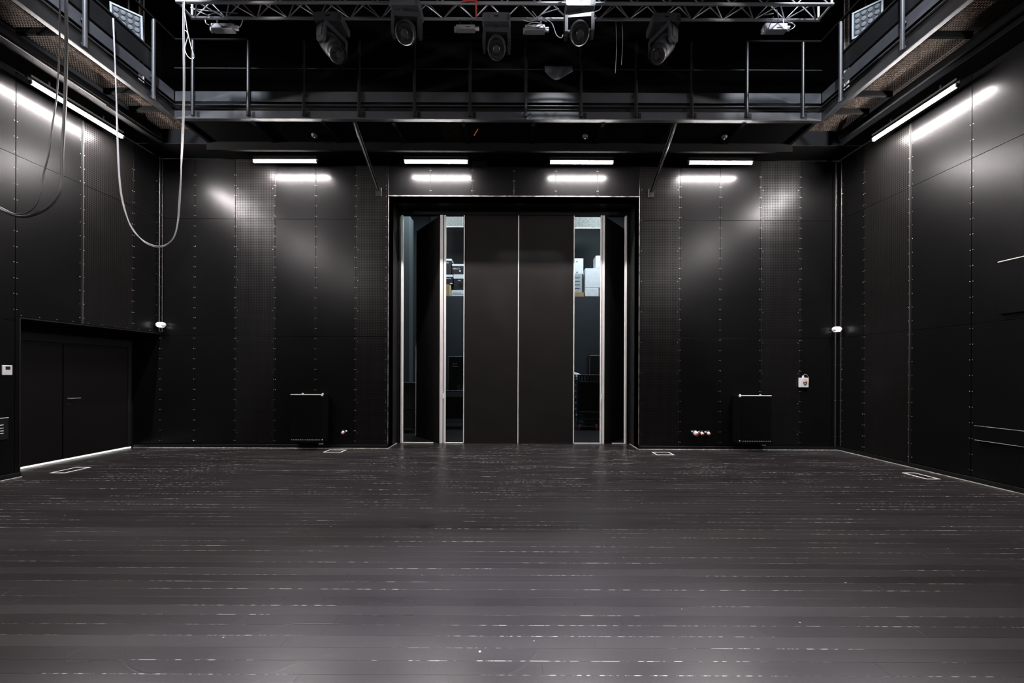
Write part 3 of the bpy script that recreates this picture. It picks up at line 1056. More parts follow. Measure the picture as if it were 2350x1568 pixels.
def gtube(parent, name, a, b, r, mat='steel_black', n=10):
    return MB().tube([a, b], r, n).build(name, mat, parent, True)


gb = thing('gallery_walkway', (0, GY, ZG), 'black steel gallery walkway across the back wall', 'gallery', 'galleries around the room')
# front beams
MB().cbox(GXL, GXR, GY, GY + .012, ZG, ZG + .135, .002).build('lower_beam', 'plate_grey', gb)
MB().cbox(GXL, GXR, GY + .013, GY + .08, ZG, ZG + .012, .002).build('beam_flange', 'steel_black', gb)
MB().box(GXL, GXR, GY + .06, GY + .07, ZG + .135, ZDK + .01).build('beam_web', 'black_paint', gb)
MB().cbox(GXL, GXR, GY - .004, GY + .03, ZDK + .004, ZDK + .016, .002).build('deck_edge', 'plate_grey', gb)
MB().cbox(GXL, GXR, GY + .008, GY + .016, ZG + .305, ZG + .485, .002).build('toe_plate', 'plate_grey', gb)
MB().box(GXL, GXR, GY + .02, YB - .04, ZDK + .031, ZDK + .04).build('deck_cover', 'black_matt', gb)
# soffit boards along the wall
xs = [XL + .02 + k * (XR - XL - .04) / 6 for k in range(7)]
for k in range(6):
    MB().cbox(xs[k] + .002, xs[k + 1] - .002, 7.30, YB - .02, ZG, ZG + .018, .002).build('soffit_board', 'soffit', gb)
MB().cbox(GXL, GXR, 7.24, 7.298, ZG - .15, ZG + .1, .003).build('wall_beam', 'dull_black', gb)
# underside sheets between joists, one left open over a light grating
jx = [GXL + .05 + k * (GXR - GXL - .1) / 9 for k in range(10)]
for k in range(10):
    MB().cbox(jx[k] - .03, jx[k] + .03, GY + .085, 7.238, ZG - .012, ZG + .1, .003).build('joist', 'dull_black', gb)
OX0, OX1 = -1.40, -1.02
for k in range(9):
    a, b = jx[k] + .031, jx[k + 1] - .031
    if a < OX0 and b > OX1:
        MB().box(a, OX0, GY + .085, 7.238, ZG + .01, ZG + .02).build('underside_sheet', 'dull_black', gb)
        MB().box(OX1, b, GY + .085, 7.238, ZG + .01, ZG + .02).build('underside_sheet', 'dull_black', gb)
    else:
        MB().box(a, b, GY + .085, 7.238, ZG + .01, ZG + .02).build('underside_sheet', 'dull_black', gb)
grating(gb, OX0, OX1, GY + .09, 7.235, z0=ZG + .03)
for px in (440, 567.5, 695, 822, 949, 1076.5, 1204.5, 1331, 1457.5, 1585, 1712, 1840):
    xx = (px - CX) * (GY - .03) / F
    gtube(gb, 'guard_post', (xx, GY - .035, ZG + .02), (xx, GY - .035, 7.44), .026, 'steel_black', 14)
    for zz in (ZG + .06, ZG + .40):
        MB().cbox(xx - .02, xx + .02, GY - .012, GY + .007, zz - .02, zz + .02, .003).build('post_clamp', 'steel_black', gb)
    MB().cbox(xx + .05, xx + .10, GY - .006, GY - .0005, ZG + .015, ZG + .12, .002).build('splice_plate', 'steel_black', gb)
gtube(gb, 'mid_rail', (GXL, GY - .0, 6.985), (GXR, GY - .0, 6.985), .008, 'plate_grey', 8)
gtube(gb, 'top_rail', (GXL, GY - .035, 7.46), (GXR, GY - .035, 7.46), .022, 'dull_black', 12)
for xx in (-2.88, 2.86):
    s = MB()
    y0, z0, y1, z1 = YB - .03, 5.42, GY + .06, ZG - .015
    dv = Vector((0, y1 - y0, z1 - z0))
    L = dv.length
    Mx = Matrix.Translation((xx, y0, z0)) @ Matrix.Rotation(math.atan2(dv.z, -dv.y), 4, 'X').inverted() @ Matrix.Rotation(math.pi, 4, 'Z')
    MB().cbox(-.035, .035, 0, L, -.004, .004, .001, Mx).cbox(-.004, .004, 0, L, -.05, -.004, .001, Mx).build('knee_brace', 'steel_black', gb)
    MB().cbox(xx - .06, xx + .06, YB - .012, YB - .001, 5.32, 5.50, .002).build('brace_plate', 'steel_black', gb)

for side in ('left', 'right'):
    L = side == 'left'
    gx = GXL if L else GXR
    s = -1 if L else 1                # outward direction
    xw = XL if L else XR
    xs_ = XL + .56 if L else XR - .50  # soffit edge
    g = thing('gallery_walkway', (gx, 3.5, ZG), 'black steel gallery walkway along the %s wall' % side, 'gallery', 'galleries around the room')
    ya, yb2 = -1.0, GY

    def gx_box(name, mat, x0, x1, y0, y1, z0, z1, c=.002):
        return MB().cbox(gx + s * x0, gx + s * x1, y0, y1, z0, z1, c).build(name, mat, g)
    gx_box('lower_beam', 'steel_black', 0, .012, ya, yb2, ZG, ZG + .135)  # darker than the back beam: its lack of light put into the colour
    gx_box('beam_flange', 'steel_black', .013, .08, ya, yb2, ZG, ZG + .012)
    gx_box('beam_web', 'black_paint', .06, .07, ya, yb2, ZG + .135, ZDK + .01)
    gx_box('deck_edge', 'plate_grey', -.004, .03, ya, yb2, ZDK + .004, ZDK + .016)
    gx_box('toe_plate', 'plate_grey', .008, .016, ya, yb2, ZG + .305, ZG + .485)
    gx_box('infill_panel', 'black_paint', .01, .02, 1.0, 6.16, ZG + .53, 6.93)
    gx_box('rail_cap', 'steel_black', -.008, .03, 1.0, 6.16, 6.935, 6.965)
    for yy in (6.14, 5.16, 4.18, 3.2):
        gtube(g, 'guard_post', (gx - s * .035, yy, ZG + .02), (gx - s * .035, yy, 7.44), .026, 'plate_grey', 14)
        for zz in (ZG + .06, ZG + .40):
            MB().cbox(gx - s * .012, gx + s * .007, yy - .02, yy + .02, zz - .02, zz + .02, .003).build('post_clamp', 'steel_black', g)
    gtube(g, 'top_rail', (gx - s * .035, ya, 7.46), (gx - s * .035, GY - .06, 7.46), .022, 'dull_black', 12)
    # grating up to the soffit edge, and into the corner
    gx0, gx1 = sorted((gx + s * .085, xs_ - s * .02))
    grating(g, gx0, gx1, 2.6, 7.2)
    gw0, gw1 = sorted((xs_ + s * .03, xs_ + s * .10))
    if not L:
        grating(g, gw0, gw1, 2.6, 6.3, pitch=.036)
    nyb = [ya + k * (YB - .54 - ya) / 6 for k in range(7)]
    xa2, xb2 = sorted((xs_ + s * (.0 if L else .11), xw - s * .02))
    for k in range(6):
        if nyb[k + 1] < 0.5:
            continue
        MB().cbox(xa2, xb2, nyb[k] + .002, nyb[k + 1] - .002, ZG, ZG + .018, .002).build('soffit_board', 'soffit', g)
    MB().cbox(xs_ - s * .0, xs_ - s * .05, ya, 7.2, ZG + .03, ZG + .14, .003).build('wall_beam', 'dull_black', g)
    if L:
        gtube(g, 'conduit', (xs_ - s * .06, ya, ZG - .03), (xs_ - s * .06, 6.2, ZG - .03), .007, 'pipe_steel', 8)
    for yy in (GY + .03, 6.18, 5.1, 3.95, 2.8):
        MB().cbox(gx + s * .085, xs_ - s * .051, yy - .02, yy + .02, ZDK - .09, ZDK - .002, .003).build('joist', 'dull_black', g)

# ------------------------------------------------------------------ strip lamps
LAMP_L, LZ = 1.26, 5.888


def make_lamp(x, yy, axis, wall_dir, label):
    """axis 'x' or 'y'; wall_dir: unit vector towards the wall the lamp hangs beside"""
    t = thing('strip_light', (x, yy, LZ), label, 'strip light', 'strip lights under the galleries')
    h = LAMP_L / 2
    wd = Vector(wall_dir)
    ax = Vector((1, 0, 0)) if axis == 'x' else Vector((0, 1, 0))
    c = Vector((x, yy, LZ))

    def bxx(name, mat, a0, a1, w0, w1, z0, z1, ch=.002):
        p, q = c + ax * a0 + wd * w0, c + ax * a1 + wd * w1
        return MB().cbox(p.x, q.x, p.y, q.y, LZ + z0, LZ + z1, ch).build(name, mat, t)
    for k in (0, 1):                      # two tubes end to end
        a0, a1 = (-h, -.008) if k == 0 else (.008, h)
        MB().tube([c + ax * a0, c + ax * a1], .021, 8).build('lamp_tube', 'tube_white', t, True)
    bxx('reflector', 'lamp_body', -h - .02, h + .02, .027, .031, -.012, .075)
    bxx('housing', 'lamp_body', -h - .02, h + .02, -.022, .08, .0765, .11)
    bxx('top_shade', 'lamp_body', -h - .02, h + .02, -.036, .0265, .026, .030, .001)
    for a in (-h - .012, h + .012):
        bxx('end_cap', 'lamp_body', a - .01, a + .01, -.024, .031, -.024, .03)
    for a in (-h * .6, h * .6):
        bxx('hanger', 'steel_black', a - .012, a + .012, .05, .06, .1105, ZG - LZ - .0005, .001)
    return t


YLAMP = 7.53
for xx, lab in ((-4.68, 'strip light under the back gallery, leftmost of four'), (-1.61, 'strip light above the big doors, left one'),
                (1.345, 'strip light above the big doors, right one'), (4.17, 'strip light under the back gallery, rightmost of four')):
    make_lamp(xx, YLAMP, 'x', (0, 1, 0), lab)
for nm, xx, wd in (('left', XL + .287, (-1, 0, 0)), ('right', XR - .287, (1, 0, 0))):
    make_lamp(xx, 6.13, 'y', wd, 'long strip light running along the %s wall in view' % nm)
    make_lamp(xx, 2.97, 'y', wd, 'strip light along the %s wall just outside the frame' % nm)
    make_lamp(xx, -0.2, 'y', wd, 'strip light along the %s wall level with the viewer' % nm)

# ------------------------------------------------------------------ truss and its load
TF, TR, TZ = 5.40, 5.64, 6.995
tx0, tx1 = W(405, 8, TF).x, W(1912, 5, TF).x
tr_ = thing('lighting_truss', ((tx0 + tx1) / 2, (TF + TR) / 2, TZ), 'square aluminium lighting truss spanning the room', 'truss')
for yy in (TF, TR):
    for zz in (TZ, TZ + .24):
        gtube(tr_, 'chord', (tx0, yy, zz), (tx1, yy, zz), .022, 'truss_alu', 12)
nseg = 40
for i in range(nseg):
    xa_, xb_ = tx0 + .06 + (tx1 - tx0 - .12) * i / nseg, tx0 + .06 + (tx1 - tx0 - .12) * (i + 1) / nseg
    f = i % 2
    gtube(tr_, 'brace', (xa_, TF if f else TR, TZ), (xb_, TR if f else TF, TZ), .008, 'truss_alu', 6)
    gtube(tr_, 'brace', (xa_, TF, TZ + (.24 if f else 0)), (xb_, TF, TZ + (0 if f else .24)), .008, 'truss_alu', 6)
    gtube(tr_, 'brace', (xa_, TR, TZ + (.24 if f else 0)), (xb_, TR, TZ + (0 if f else .24)), .008, 'truss_alu', 6)
for xx in (tx0 + .02, tx1 - .02):
    for yy in (TF, TR):
        gtube(tr_, 'end_strut', (xx, yy, TZ), (xx, yy, TZ + .24), .016, 'truss_alu', 8)
    gtube(tr_, 'end_strut', (xx, TF, TZ), (xx, TR, TZ), .016, 'truss_alu', 8)
for xx in (tx0 + .4, 0, tx1 - .4):
    gtube(tr_, 'suspension_wire', (xx, (TF + TR) / 2, TZ + .24), (xx, (TF + TR) / 2, ZTOP - .002), .006, 'steel_black', 6)


def curve_pts(P, n=6):
    """Catmull-Rom through the points"""
    P = [Vector(p) for p in P]
    Q = [P[0] * 2 - P[1]] + P + [P[-1] * 2 - P[-2]]
    out = []
    for i in range(1, len(Q) - 2):
        for k in range(n):
            t = k / n
            a, b, c, d = Q[i - 1], Q[i], Q[i + 1], Q[i + 2]
            out.append(.5 * ((2 * b) + (c - a) * t + (2 * a - 5 * b + 4 * c - d) * t * t + (3 * b - a - 3 * c + d) * t ** 3))
    out.append(P[-1])
    return out


def make_head(x, yy, yaw, tilt, label, scale=1.0):
    """moving head hanging from a chord at depth yy; yaw turns the yoke, tilt is the head's dip from straight down"""
    top = TZ - .03
    t = thing('moving_head', (x, yy, top), label, 'stage light', 'moving head lights on the truss')
    o = Vector((x, yy, top))
    z = top
    # base: tapered box with rounded shoulders
    prof = [(-.21, -.035), (-.19, -.005), (-.15, .0), (.15, 0), (.19, -.005), (.21, -.035), (.21, -.12), (.19, -.135), (-.19, -.135), (-.21, -.12)]
    MB().prism([(x + a, z + b) for a, b in prof], 'y', yy - .14, yy + .14).build('base', 'head_base', t)
    MB().cbox(x - .03, x + .035, yy - .144, yy - .1405, z - .07, z - .045, .001).build('display', 'screen', t)
    MB().cbox(x + .15, x + .2, yy - .143, yy - .1405, z - .12, z - .04, .001).build('connector_plate', 'plate_grey', t)
    for dx in (-.11, .12):
        k = MB()
        k.cbox(x + dx - .022, x + dx + .022, yy - .018, yy + .018, z, z + .012, .002)
        k.tube([(x + dx, yy - .032, z + .01), (x + dx, yy - .036, z + .04), (x + dx, yy - .02, z + .064), (x + dx, yy + .02, z + .064), (x + dx, yy + .036, z + .04), (x + dx, yy + .032, z + .01)], .009, 8)
        k.build('hook_clamp', 'truss_alu', t, True)
    R = Matrix.Translation((x, yy, 0)) @ Matrix.Rotation(yaw, 4, 'Z') @ Matrix.Translation((-x, -yy, 0))
    zy = z - .137
    MB().lathe([(.1, zy - .03), (.1, zy)], 24, Matrix.Translation((x, yy, 0))).build('swivel', 'box_black', t, True)
    zc = z - .40
    # yoke: crossbar and two tapered arms
    MB().prism([(x - .205, zy - .05), (x - .17, zy - .03), (x + .17, zy - .03), (x + .205, zy - .05), (x + .205, zy - .09), (x + .16, zy - .105), (x - .16, zy - .105), (x - .205, zy - .09)], 'y', yy - .085, yy + .085, R).build('yoke_bridge', 'head_shell', t)
    for s in (-1, 1):
        arm = [(yy - .09, zy - .06), (yy + .09, zy - .06), (yy + .075, zc - .03), (yy + .04, zc - .075), (yy - .04, zc - .075), (yy - .075, zc - .03)]
        a0, a1 = sorted((x + s * .165, x + s * .208))
        a = MB().prism(arm, 'x', a0, a1, R).build('yoke_arm', 'head_shell', t)
        cv = [(yy - .05, zy - .10), (yy + .05, zy - .10), (yy + .035, zc), (yy - .035, zc)]
        a0, a1 = sorted((x + s * .209, x + s * .218))
        MB().prism(cv, 'x', a0, a1, R).build('arm_cover', 'plate_grey', a)
        a0, a1 = sorted((x + s * .13, x + s * .164))
        MB().tube([R @ Vector((a0, yy, zc)), R @ Vector((a1, yy, zc))], .045, 16).build('pivot', 'box_black', t, True)
    # head: a lathe along its own axis, lens at the end
    Hm = R @ Matrix.Translation((x, yy, zc)) @ Matrix.Rotation(tilt, 4, 'X') @ Matrix.Rotation(math.pi, 4, 'X')
    MB().lathe([(.06, -.19), (.105, -.185), (.128, -.15), (.138, -.06), (.14, .03), (.138, .09), (.128, .13)], 32, Hm).build('head_shell', 'head_shell', t, True)
    MB().lathe([(.129, .131), (.134, .15), (.134, .20), (.122, .215), (.112, .20)], 32, Hm).build('lens_hood', 'lens_rim', t, True)
    l = MB().lathe([(.111, .185), (.108, .19), (.08, .204), (.04, .212), (.004, .215)], 32, Hm).build('lens', 'lens_glass', t, True)
    MB().lathe([(.05, .218), (.045, .222), (.03, .2195)], 24, Hm).build('inner_ring', 'lens_inner', l, True)
    for k in range(5):
        zz = -.13 + k * .03
        MB().lathe([(.1385 - abs(k - 3) * .0006, zz), (.142, zz + .004), (.142, zz + .01), (.1385, zz + .014)], 32, Hm).build('cooling_fin', 'box_black', t, True)
    return t


R_ = math.radians
make_head(W(1329, 20, TF).x, TF, R_(-4), R_(-45), 'moving head right of centre, brightly lit from above')
make_head(W(934, 20, TF).x, TF, R_(4), R_(-45), 'moving head left of centre with lens facing out')
make_head(W(1140, 60, TR).x, TR, R_(2), R_(-42), 'moving head at centre, hung slightly lower behind the others')
make_head(W(752, 40, TF + .1).x, TR, R_(65), R_(-38), 'moving head at far left turned to the side')
make_head(W(1530, 40, TF + .1).x, TR, R_(-62), R_(-38), 'moving head at far right turned to the side')


def power_box(px, py, wpx, hpx, label, cables):
    yy = TR - .045
    c = W(px, py, yy)
    hw, hh = wpx * yy / F / 2, hpx * yy / F / 2
    t = thing('power_box', c, label, 'power box', 'power boxes on the truss')
    MB().cbox(c.x - hw, c.x + hw, yy, yy + .09, c.z - hh, c.z + hh, .006).build('box_body', 'truss_alu', t)
    MB().cbox(c.x + hw * .02, c.x + hw * .5, yy - .006, yy - .0005, c.z - hh * .5, c.z - hh * .25, .001).build('slot', 'box_black', t)
    for k in range(2):
        MB().tube([(c.x + hw, yy + .045, c.z + hh * (.5 - .9 * k)), (c.x + hw + .06, yy + .045, c.z + hh * (.5 - .9 * k))], .016, 10).build('plug', 'white_plastic', t, True)
    MB().cbox(c.x - hw - .03, c.x - hw - .001, yy + .02, yy + .06, c.z - hh - .02, c.z - hh + .05, .003).build('hanging_bracket', 'truss_alu', t)
    for dx in (-hw * .6, hw * .6):
        MB().cbox(c.x + dx - .012, c.x + dx + .012, yy + .04, yy + .05, c.z + hh - .001, TZ - .02, .001).build('hanger', 'steel_black', t)
    for P in cables:
        MB().tube(curve_pts([W(a, b, d) for a, b, d in P]), .006, 6).build('cable', 'cable_grey', t, True)
    return t


power_box(508, 59, 50, 13.5, 'white-lit power box hanging at the left end of the truss',
          [[(437, 18, 5.5), (470, 24, 5.55), (505, 27, 5.6), (545, 31, 5.6)], [(437, 18, 5.5), (462, 29, 5.55), (480, 36, 5.6)],
           [(536, 55, 5.66), (548, 62, 5.6), (553, 58, 5.6), (557, 46, 5.6)], [(478, 35, 5.6), (492, 30, 5.6), (506, 33, 5.6), (512, 42, 5.62)],
           [(471, 46, 5.6), (473, 54, 5.6), (480, 58, 5.65)]])
power_box(1782, 60, 52, 16, 'white-lit power box hanging at the right end of the truss',
          [[(1782, 22, 5.5), (1786, 38, 5.55), (1783, 52, 5.6), (1775, 68, 5.6)], [(1775, 38, 5.5), (1768, 52, 5.6), (1757, 69, 5.6)],
           [(1797, 38, 5.6), (1798, 52, 5.6), (1804, 64, 5.6), (1814, 68, 5.6), (1824, 60, 5.6), (1818, 53, 5.6), (1810, 52, 5.64)],
           [(1750, 34, 5.5), (1765, 33, 5.55), (1775, 31, 5.55)]])
power_box(1228, 62, 46, 13, 'power box half hidden among cables left of the brightly lit head',
          [[(1228, 44, 5.5), (1245, 32, 5.45), (1262, 26, 5.42), (1283, 20, 5.4)], [(1208, 40, 5.5), (1225, 42, 5.5), (1240, 38, 5.5), (1258, 47, 5.5), (1268, 56, 5.5), (1277, 80, 5.45), (1288, 87, 5.4), (1292, 80, 5.4)],
           [(1200, 46, 5.55), (1215, 49, 5.5), (1236, 44, 5.5), (1255, 50, 5.5)], [(1222, 26, 5.5), (1230, 36, 5.5), (1238, 47, 5.5)],
           [(1205, 62, 5.6), (1220, 52, 5.5), (1240, 54, 5.5), (1252, 66, 5.5)], [(1280, 6, 5.38), (1300, 2, 5.36), (1315, 4, 5.36)],
           [(1363, 28, 5.4), (1376, 22, 5.4), (1383, 10, 5.4)], [(1213, 58, 5.55), (1232, 62, 5.5), (1246, 57, 5.5)]])
power_box(1068, 60, 44, 9, 'small dark power box behind the truss at centre', [])

t = thing('red_sling', W(1093, 0, 5.42), 'red lifting sling hanging from the truss at top centre', 'sling')
a, b = W(1093, -30, 5.36), W(1093, 40, 5.36)
MB().tube([(a.x - .012, a.y, a.z), (a.x, a.y, (a.z + b.z) / 2 + .06), (b.x, b.y, b.z)], [.02, .015, .011], 8).build('webbing', 'red_strap', t, True)
a, b = W(1060, 4, 5.36), W(1091, 2, 5.36)
MB().tube([a, (a + b) / 2 + Vector((0, 0, .012)), b], .012, 8).build('side_webbing', 'red_strap', t, True)
t = thing('red_tag', W(1092, 300, 7.0), 'small red tag hanging under the back gallery', 'tag')
a, b = W(1097, 296, 6.81), W(1088, 311, 6.83)
MB().tube([a, b], .008, 6).build('tag_strip', 'red_strap', t, True)

# loose cables hanging down at the left -----------------------------------------


def hang(name, label, P, r, mat):
    pts = curve_pts([W(a, b, d) for a, b, d in P])
    o = MB().tube(pts, r, 8).build(name, mat, None, True, at=pts[0])
    return tag(o, label, 'cable', 'cables hanging at the left')


hang('hanging_cable', 'pale outer cable of the long U loop between the left gallery and truss',
     [(259, 42, 5.5), (264, 150, 5.5), (268, 250, 5.5), (274, 400, 5.5), (284, 470, 5.5), (303, 525, 5.48), (335, 556, 5.46), (370, 565, 5.44), (397, 548, 5.42), (409, 505, 5.42), (415, 420, 5.4), (417, 330, 5.4), (421, 200, 5.39), (420, 60, 5.39), (421, -25, 5.39)], .007, 'cable_grey')
hang('hanging_cable', 'thin inner cable of the long U loop between the left gallery and truss',
     [(261, 42, 5.47), (266, 200, 5.47), (272, 400, 5.47), (288, 490, 5.46), (320, 545, 5.45), (352, 566, 5.44), (383, 562, 5.43), (404, 528, 5.41), (412, 440, 5.4), (420, 330, 5.38), (424, 200, 5.37), (423, 60, 5.37), (424, -25, 5.37)], .005, 'cable_grey')
hang('hanging_cable', 'short bright cable loop beside the left truss end',
     [(424, 30, 5.36), (430, 70, 5.36), (438, 105, 5.36), (445, 128, 5.36), (440, 135, 5.36), (430, 128, 5.36), (424, 112, 5.36), (428, 95, 5.36), (432, 82, 5.36), (428, 72, 5.36), (423, 70, 5.36)], .005, 'white_plastic')
hang('hanging_cable', 'thick dark cable looping out of frame at the upper left',
     [(152, -40, 4.7), (152, 120, 4.7), (148, 260, 4.7), (143, 350, 4.7), (142, 410, 4.7), (132, 450, 4.69), (105, 480, 4.68), (60, 497, 4.67), (20, 490, 4.66), (-30, 465, 4.65)], .016, 'cable_black')
hang('hanging_cable', 'thin dark cable looping out of frame at the upper left',
     [(138, -40, 4.66), (136, 120, 4.66), (130, 220, 4.66), (120, 290, 4.66), (114, 345, 4.66), (100, 400, 4.66), (92, 445, 4.65), (75, 480, 4.64), (40, 492, 4.63), (5, 478, 4.62), (-30, 458, 4.6)], .008, 'cable_black')
for px, y0, y1, lab in ((1413, 42, 168, 'long thin cord hanging from the truss right of the lit head'), (1427, 40, 148, 'short thin cord hanging right of the long cord')):
    o = MB().tube(curve_pts([W(px, y0, TR - .024), W(px + 2, (y0 + y1) / 2, TR - .024), W(px - 1, y1, TR - .024)]), .004, 6).build('thin_cord', 'cable_grey', None, True, at=W(px, y0, TR - .024))
    tag(o, lab, 'cord', 'cords hanging at the truss')

# gathered black cloth over the rail
cl = MB()
nu, nv = 24, 8
vs, fs = [], []
for i in range(nu + 1):
    for j in range(nv + 1):
        u, v = i / nu, j / nv
        px = 1250 + 64 * u
        py = 152 + 3 * math.sin(u * 7) * v + v * (26 * math.sin(u * 2.2 + .5) ** 2 + 6)
        d = 6.543 - .035 * v * (1 + math.sin(u * 14 + v * 3)) - .02 * v * math.sin(v * 8)
        vs.append(tuple(W(px, py, d)))
for i in range(nu):
    for j in range(nv):
        a = i * (nv + 1) + j
        fs.append((a, a + nv + 1, a + nv + 2, a + 1))
cl.add(vs, fs)
o = cl.build('cloth_swag', 'cloth_black', None, True, at=W(1280, 155, 6.54))
so = o.modifiers.new('thickness', 'SOLIDIFY')
so.thickness = .006
tag(o, 'gathered black cloth hanging in front of the back gallery rail', 'cloth')

# led flood fixtures and slotted struts in the gallery corners -------------------
for side in ('left', 'right'):
    s = -1 if side == 'left' else 1
    c = W(1990, 45, 6.2) if s > 0 else W(291, 52, 6.2)
    t = thing('led_flood', c, 'square led flood panel above the %s gallery corner' % side, 'flood light', 'led floods over the gallery corners')
    M = Matrix.Translation(c) @ Matrix.Rotation(-s * math.radians(42), 4, 'Z') @ Matrix.Rotation(math.radians(24), 4, 'X')
    MB().cbox(-.17, .17, 0, .07, -.17, .17, .008, M).build('housing', 'plate_grey', t)
    for (a0, a1, b0, b1) in ((-.19, .19, .165, .19), (-.19, .19, -.19, -.165), (-.19, -.165, -.165, .165), (.165, .19, -.165, .165)):
        MB().cbox(a0, a1, -.012, .0, b0, b1, .002, M).build('bezel', 'grey_box', t)
    for i in range(4):
        for j in range(4):
            MB().lathe([(.032, 0), (.03, .008), (.012, .012)], 12, M @ Matrix.Translation((-.12 + .08 * i, -.001, -.12 + .08 * j)) @ Matrix.Rotation(math.pi / 2, 4, 'X')).build('led_lens', 'led_lens', t, True)
    gtube(t, 'hanging_rod', c + Vector((0, .03, .15)), Vector((c.x, c.y + .03, ZTOP - .002)), .012, 'steel_black', 8)
    q = W(1942, 60, 6.75) if s > 0 else W(326, 70, 6.75)
    t = thing('cable_tray', (q.x, q.y, ZDK + .05), 'upright slotted cable tray at the %s gallery corner' % side, 'cable tray', 'cable trays at the gallery corners')
    MB().cbox(q.x - .036, q.x + .036, q.y, q.y + .004, ZDK + .05, 8.6, .001).build('slotted_back', 'slotted', t)
    for e in (-1, 1):
        MB().cbox(q.x + e * .036, q.x + e * .042, q.y - .02, q.y + .004, ZDK + .05, 8.6, .001).build('tray_flange', 'trim_pale', t)

# ------------------------------------------------------------------ things on the walls
for side in ('left', 'right'):
    s = -1 if side == 'left' else 1
    xw = XL if s < 0 else XR
    # bulkhead light in the corner
    c = W(369, 745.5, 7.7) if s < 0 else W(1920.5, 756, 7.7)
    t = thing('bulkhead_light', c, 'small lit white bulkhead lamp in the %s back corner' % side, 'wall lamp', 'corner bulkhead lamps')
    MB().cbox(c.x - .048, c.x + .048, 7.66, 7.74, c.z - .05, c.z + .05, .008).build('lamp_body', 'glow_white', t)
    for e in (-1, 1):
        MB().lathe([(.05, 0), (.045, .02), (.025, .035), (.006, .04)], 16, Matrix.Translation((c.x + e * .05, 7.70, c.z)) @ Matrix.Rotation(e * math.pi / 2, 4, 'Y')).build('lens_cap', 'bulk_lens', t, True)
    MB().cbox(c.x - .02, c.x + .02, 7.741, YB - .0005, c.z - .02, c.z + .02, .002).build('wall_mount', 'steel_black', t)
    pipes = (((365, 7.72), 2.45), ((371.5, 7.79), 2.45)) if s < 0 else (((1917, 7.73), .1), ((1929.5, 7.74), .1))
    for k, ((px, yy), z0) in enumerate(pipes):
        xx = (px - CX) * yy / F
        t = thing('conduit_pipe', (xx, yy, z0), '%s steel conduit running up the %s back corner' % (('left', 'right')[k], side), 'conduit', 'corner conduits')
        gtube(t, 'pipe', (xx, yy, z0), (xx, yy, ZG - .01), .009, 'pipe_steel', 10)
        zz = z0 + .2
        while zz < 5.9:
            MB().cbox(xx - .016, xx + .016, yy - .012, yy + .012, zz - .008, zz + .008, .002).build('pipe_clip', 'pipe_steel', t)
            zz += 0.75

# floor boxes
for (x0, x1, y0, y1, lab) in ((-7.32, -7.08, 5.83, 6.2, 'floor socket hatch near the door recess'), (-3.83, -3.47, 7.42, 7.66, 'floor socket hatch left of the tall doors'),
                              (2.80, 3.15, 7.28, 7.55, 'floor socket hatch right of the tall doors'), (6.31, 6.52, 5.66, 6.03, 'floor socket hatch beside the right wall')):
    t = thing('floor_hatch', ((x0 + x1) / 2, (y0 + y1) / 2, 0), lab, 'floor hatch', 'floor socket hatches')
    fw = .022
    for bb in ((x0, x1, y0, y0 + fw), (x0, x1, y1 - fw, y1), (x0, x0 + fw, y0 + fw, y1 - fw), (x1 - fw, x1, y0 + fw, y1 - fw)):
        MB().cbox(*bb, 0.0005, .006, .001).build('frame_bar', 'edge_white', t)
    MB().cbox(x0 + fw, x1 - fw, y0 + fw, y1 - fw, .0005, .003, .001).build('lid', 'steel_black', t)

# black wall cabinets with a vent row
for px0, px1, py0, py1, lab, s in ((666, 742, 906, 1016, 'black wall cabinet with lit top edge painted white, left of the doors', 1), (1695, 1771, 908.5, 1019, 'black wall cabinet with lit top edge painted white, right of the doors', -1)):
    yf = YB - .22
    a, b = W(px0, py1, yf), W(px1, py0, yf)
    t = thing('wall_cabinet', ((a.x + b.x) / 2, YB, a.z), lab, 'cabinet', 'black wall cabinets')
    MB().cbox(a.x, b.x, yf, YB - .0005, a.z, b.z, .006).build('cabinet_body', 'gloss_black', t)
    MB().cbox(a.x + .012, b.x - .012, yf - .012, yf - .0005, a.z + .08, b.z - .012, .003).build('front_panel', 'gloss_black', t)
    MB().cbox(a.x, b.x, yf - .004, yf + .008, b.z - .008, b.z + .008, .002).build('top_edge', 'edge_white', t)  # white strip painted in for the light along the top edge
    for dx in (.13, .55):
        MB().cbox(a.x + dx, a.x + dx + .03, YB - .04, YB - .02, b.z, b.z + .02, .002).build('mounting_lug', 'edge_white', t)
    for k in range(17):
        xx = a.x + .03 + k * (b.x - a.x - .1) / 16 + (.04 if s < 0 else 0)
        MB().cbox(xx - .009, xx + .009, yf - .004, yf, a.z + .05, a.z + .064, .001).build('vent_slot', 'edge_white', t)
    xx = b.x - .02 if s > 0 else a.x + .02
    MB().lathe([(.014, 0), (.01, .008)], 10, Matrix.Translation((xx, yf, a.z + .06)) @ Matrix.Rotation(math.pi / 2, 4, 'X')).build('knob', 'edge_white', t, True)
    MB().cbox(xx - .02, xx + .02, yf - .016, yf - .001, b.z - .03, b.z + .01, .003).build('latch', 'edge_white', t)
    xx = b.x - .06 if s > 0 else b.x - .12
    MB().tube([(xx - .05, yf + .05, a.z - .03), (xx + .03, yf + .05, a.z - .03)], .016, 8).build('cable_gland', 'trim_pale', t, True)

# industrial wall sockets with red caps


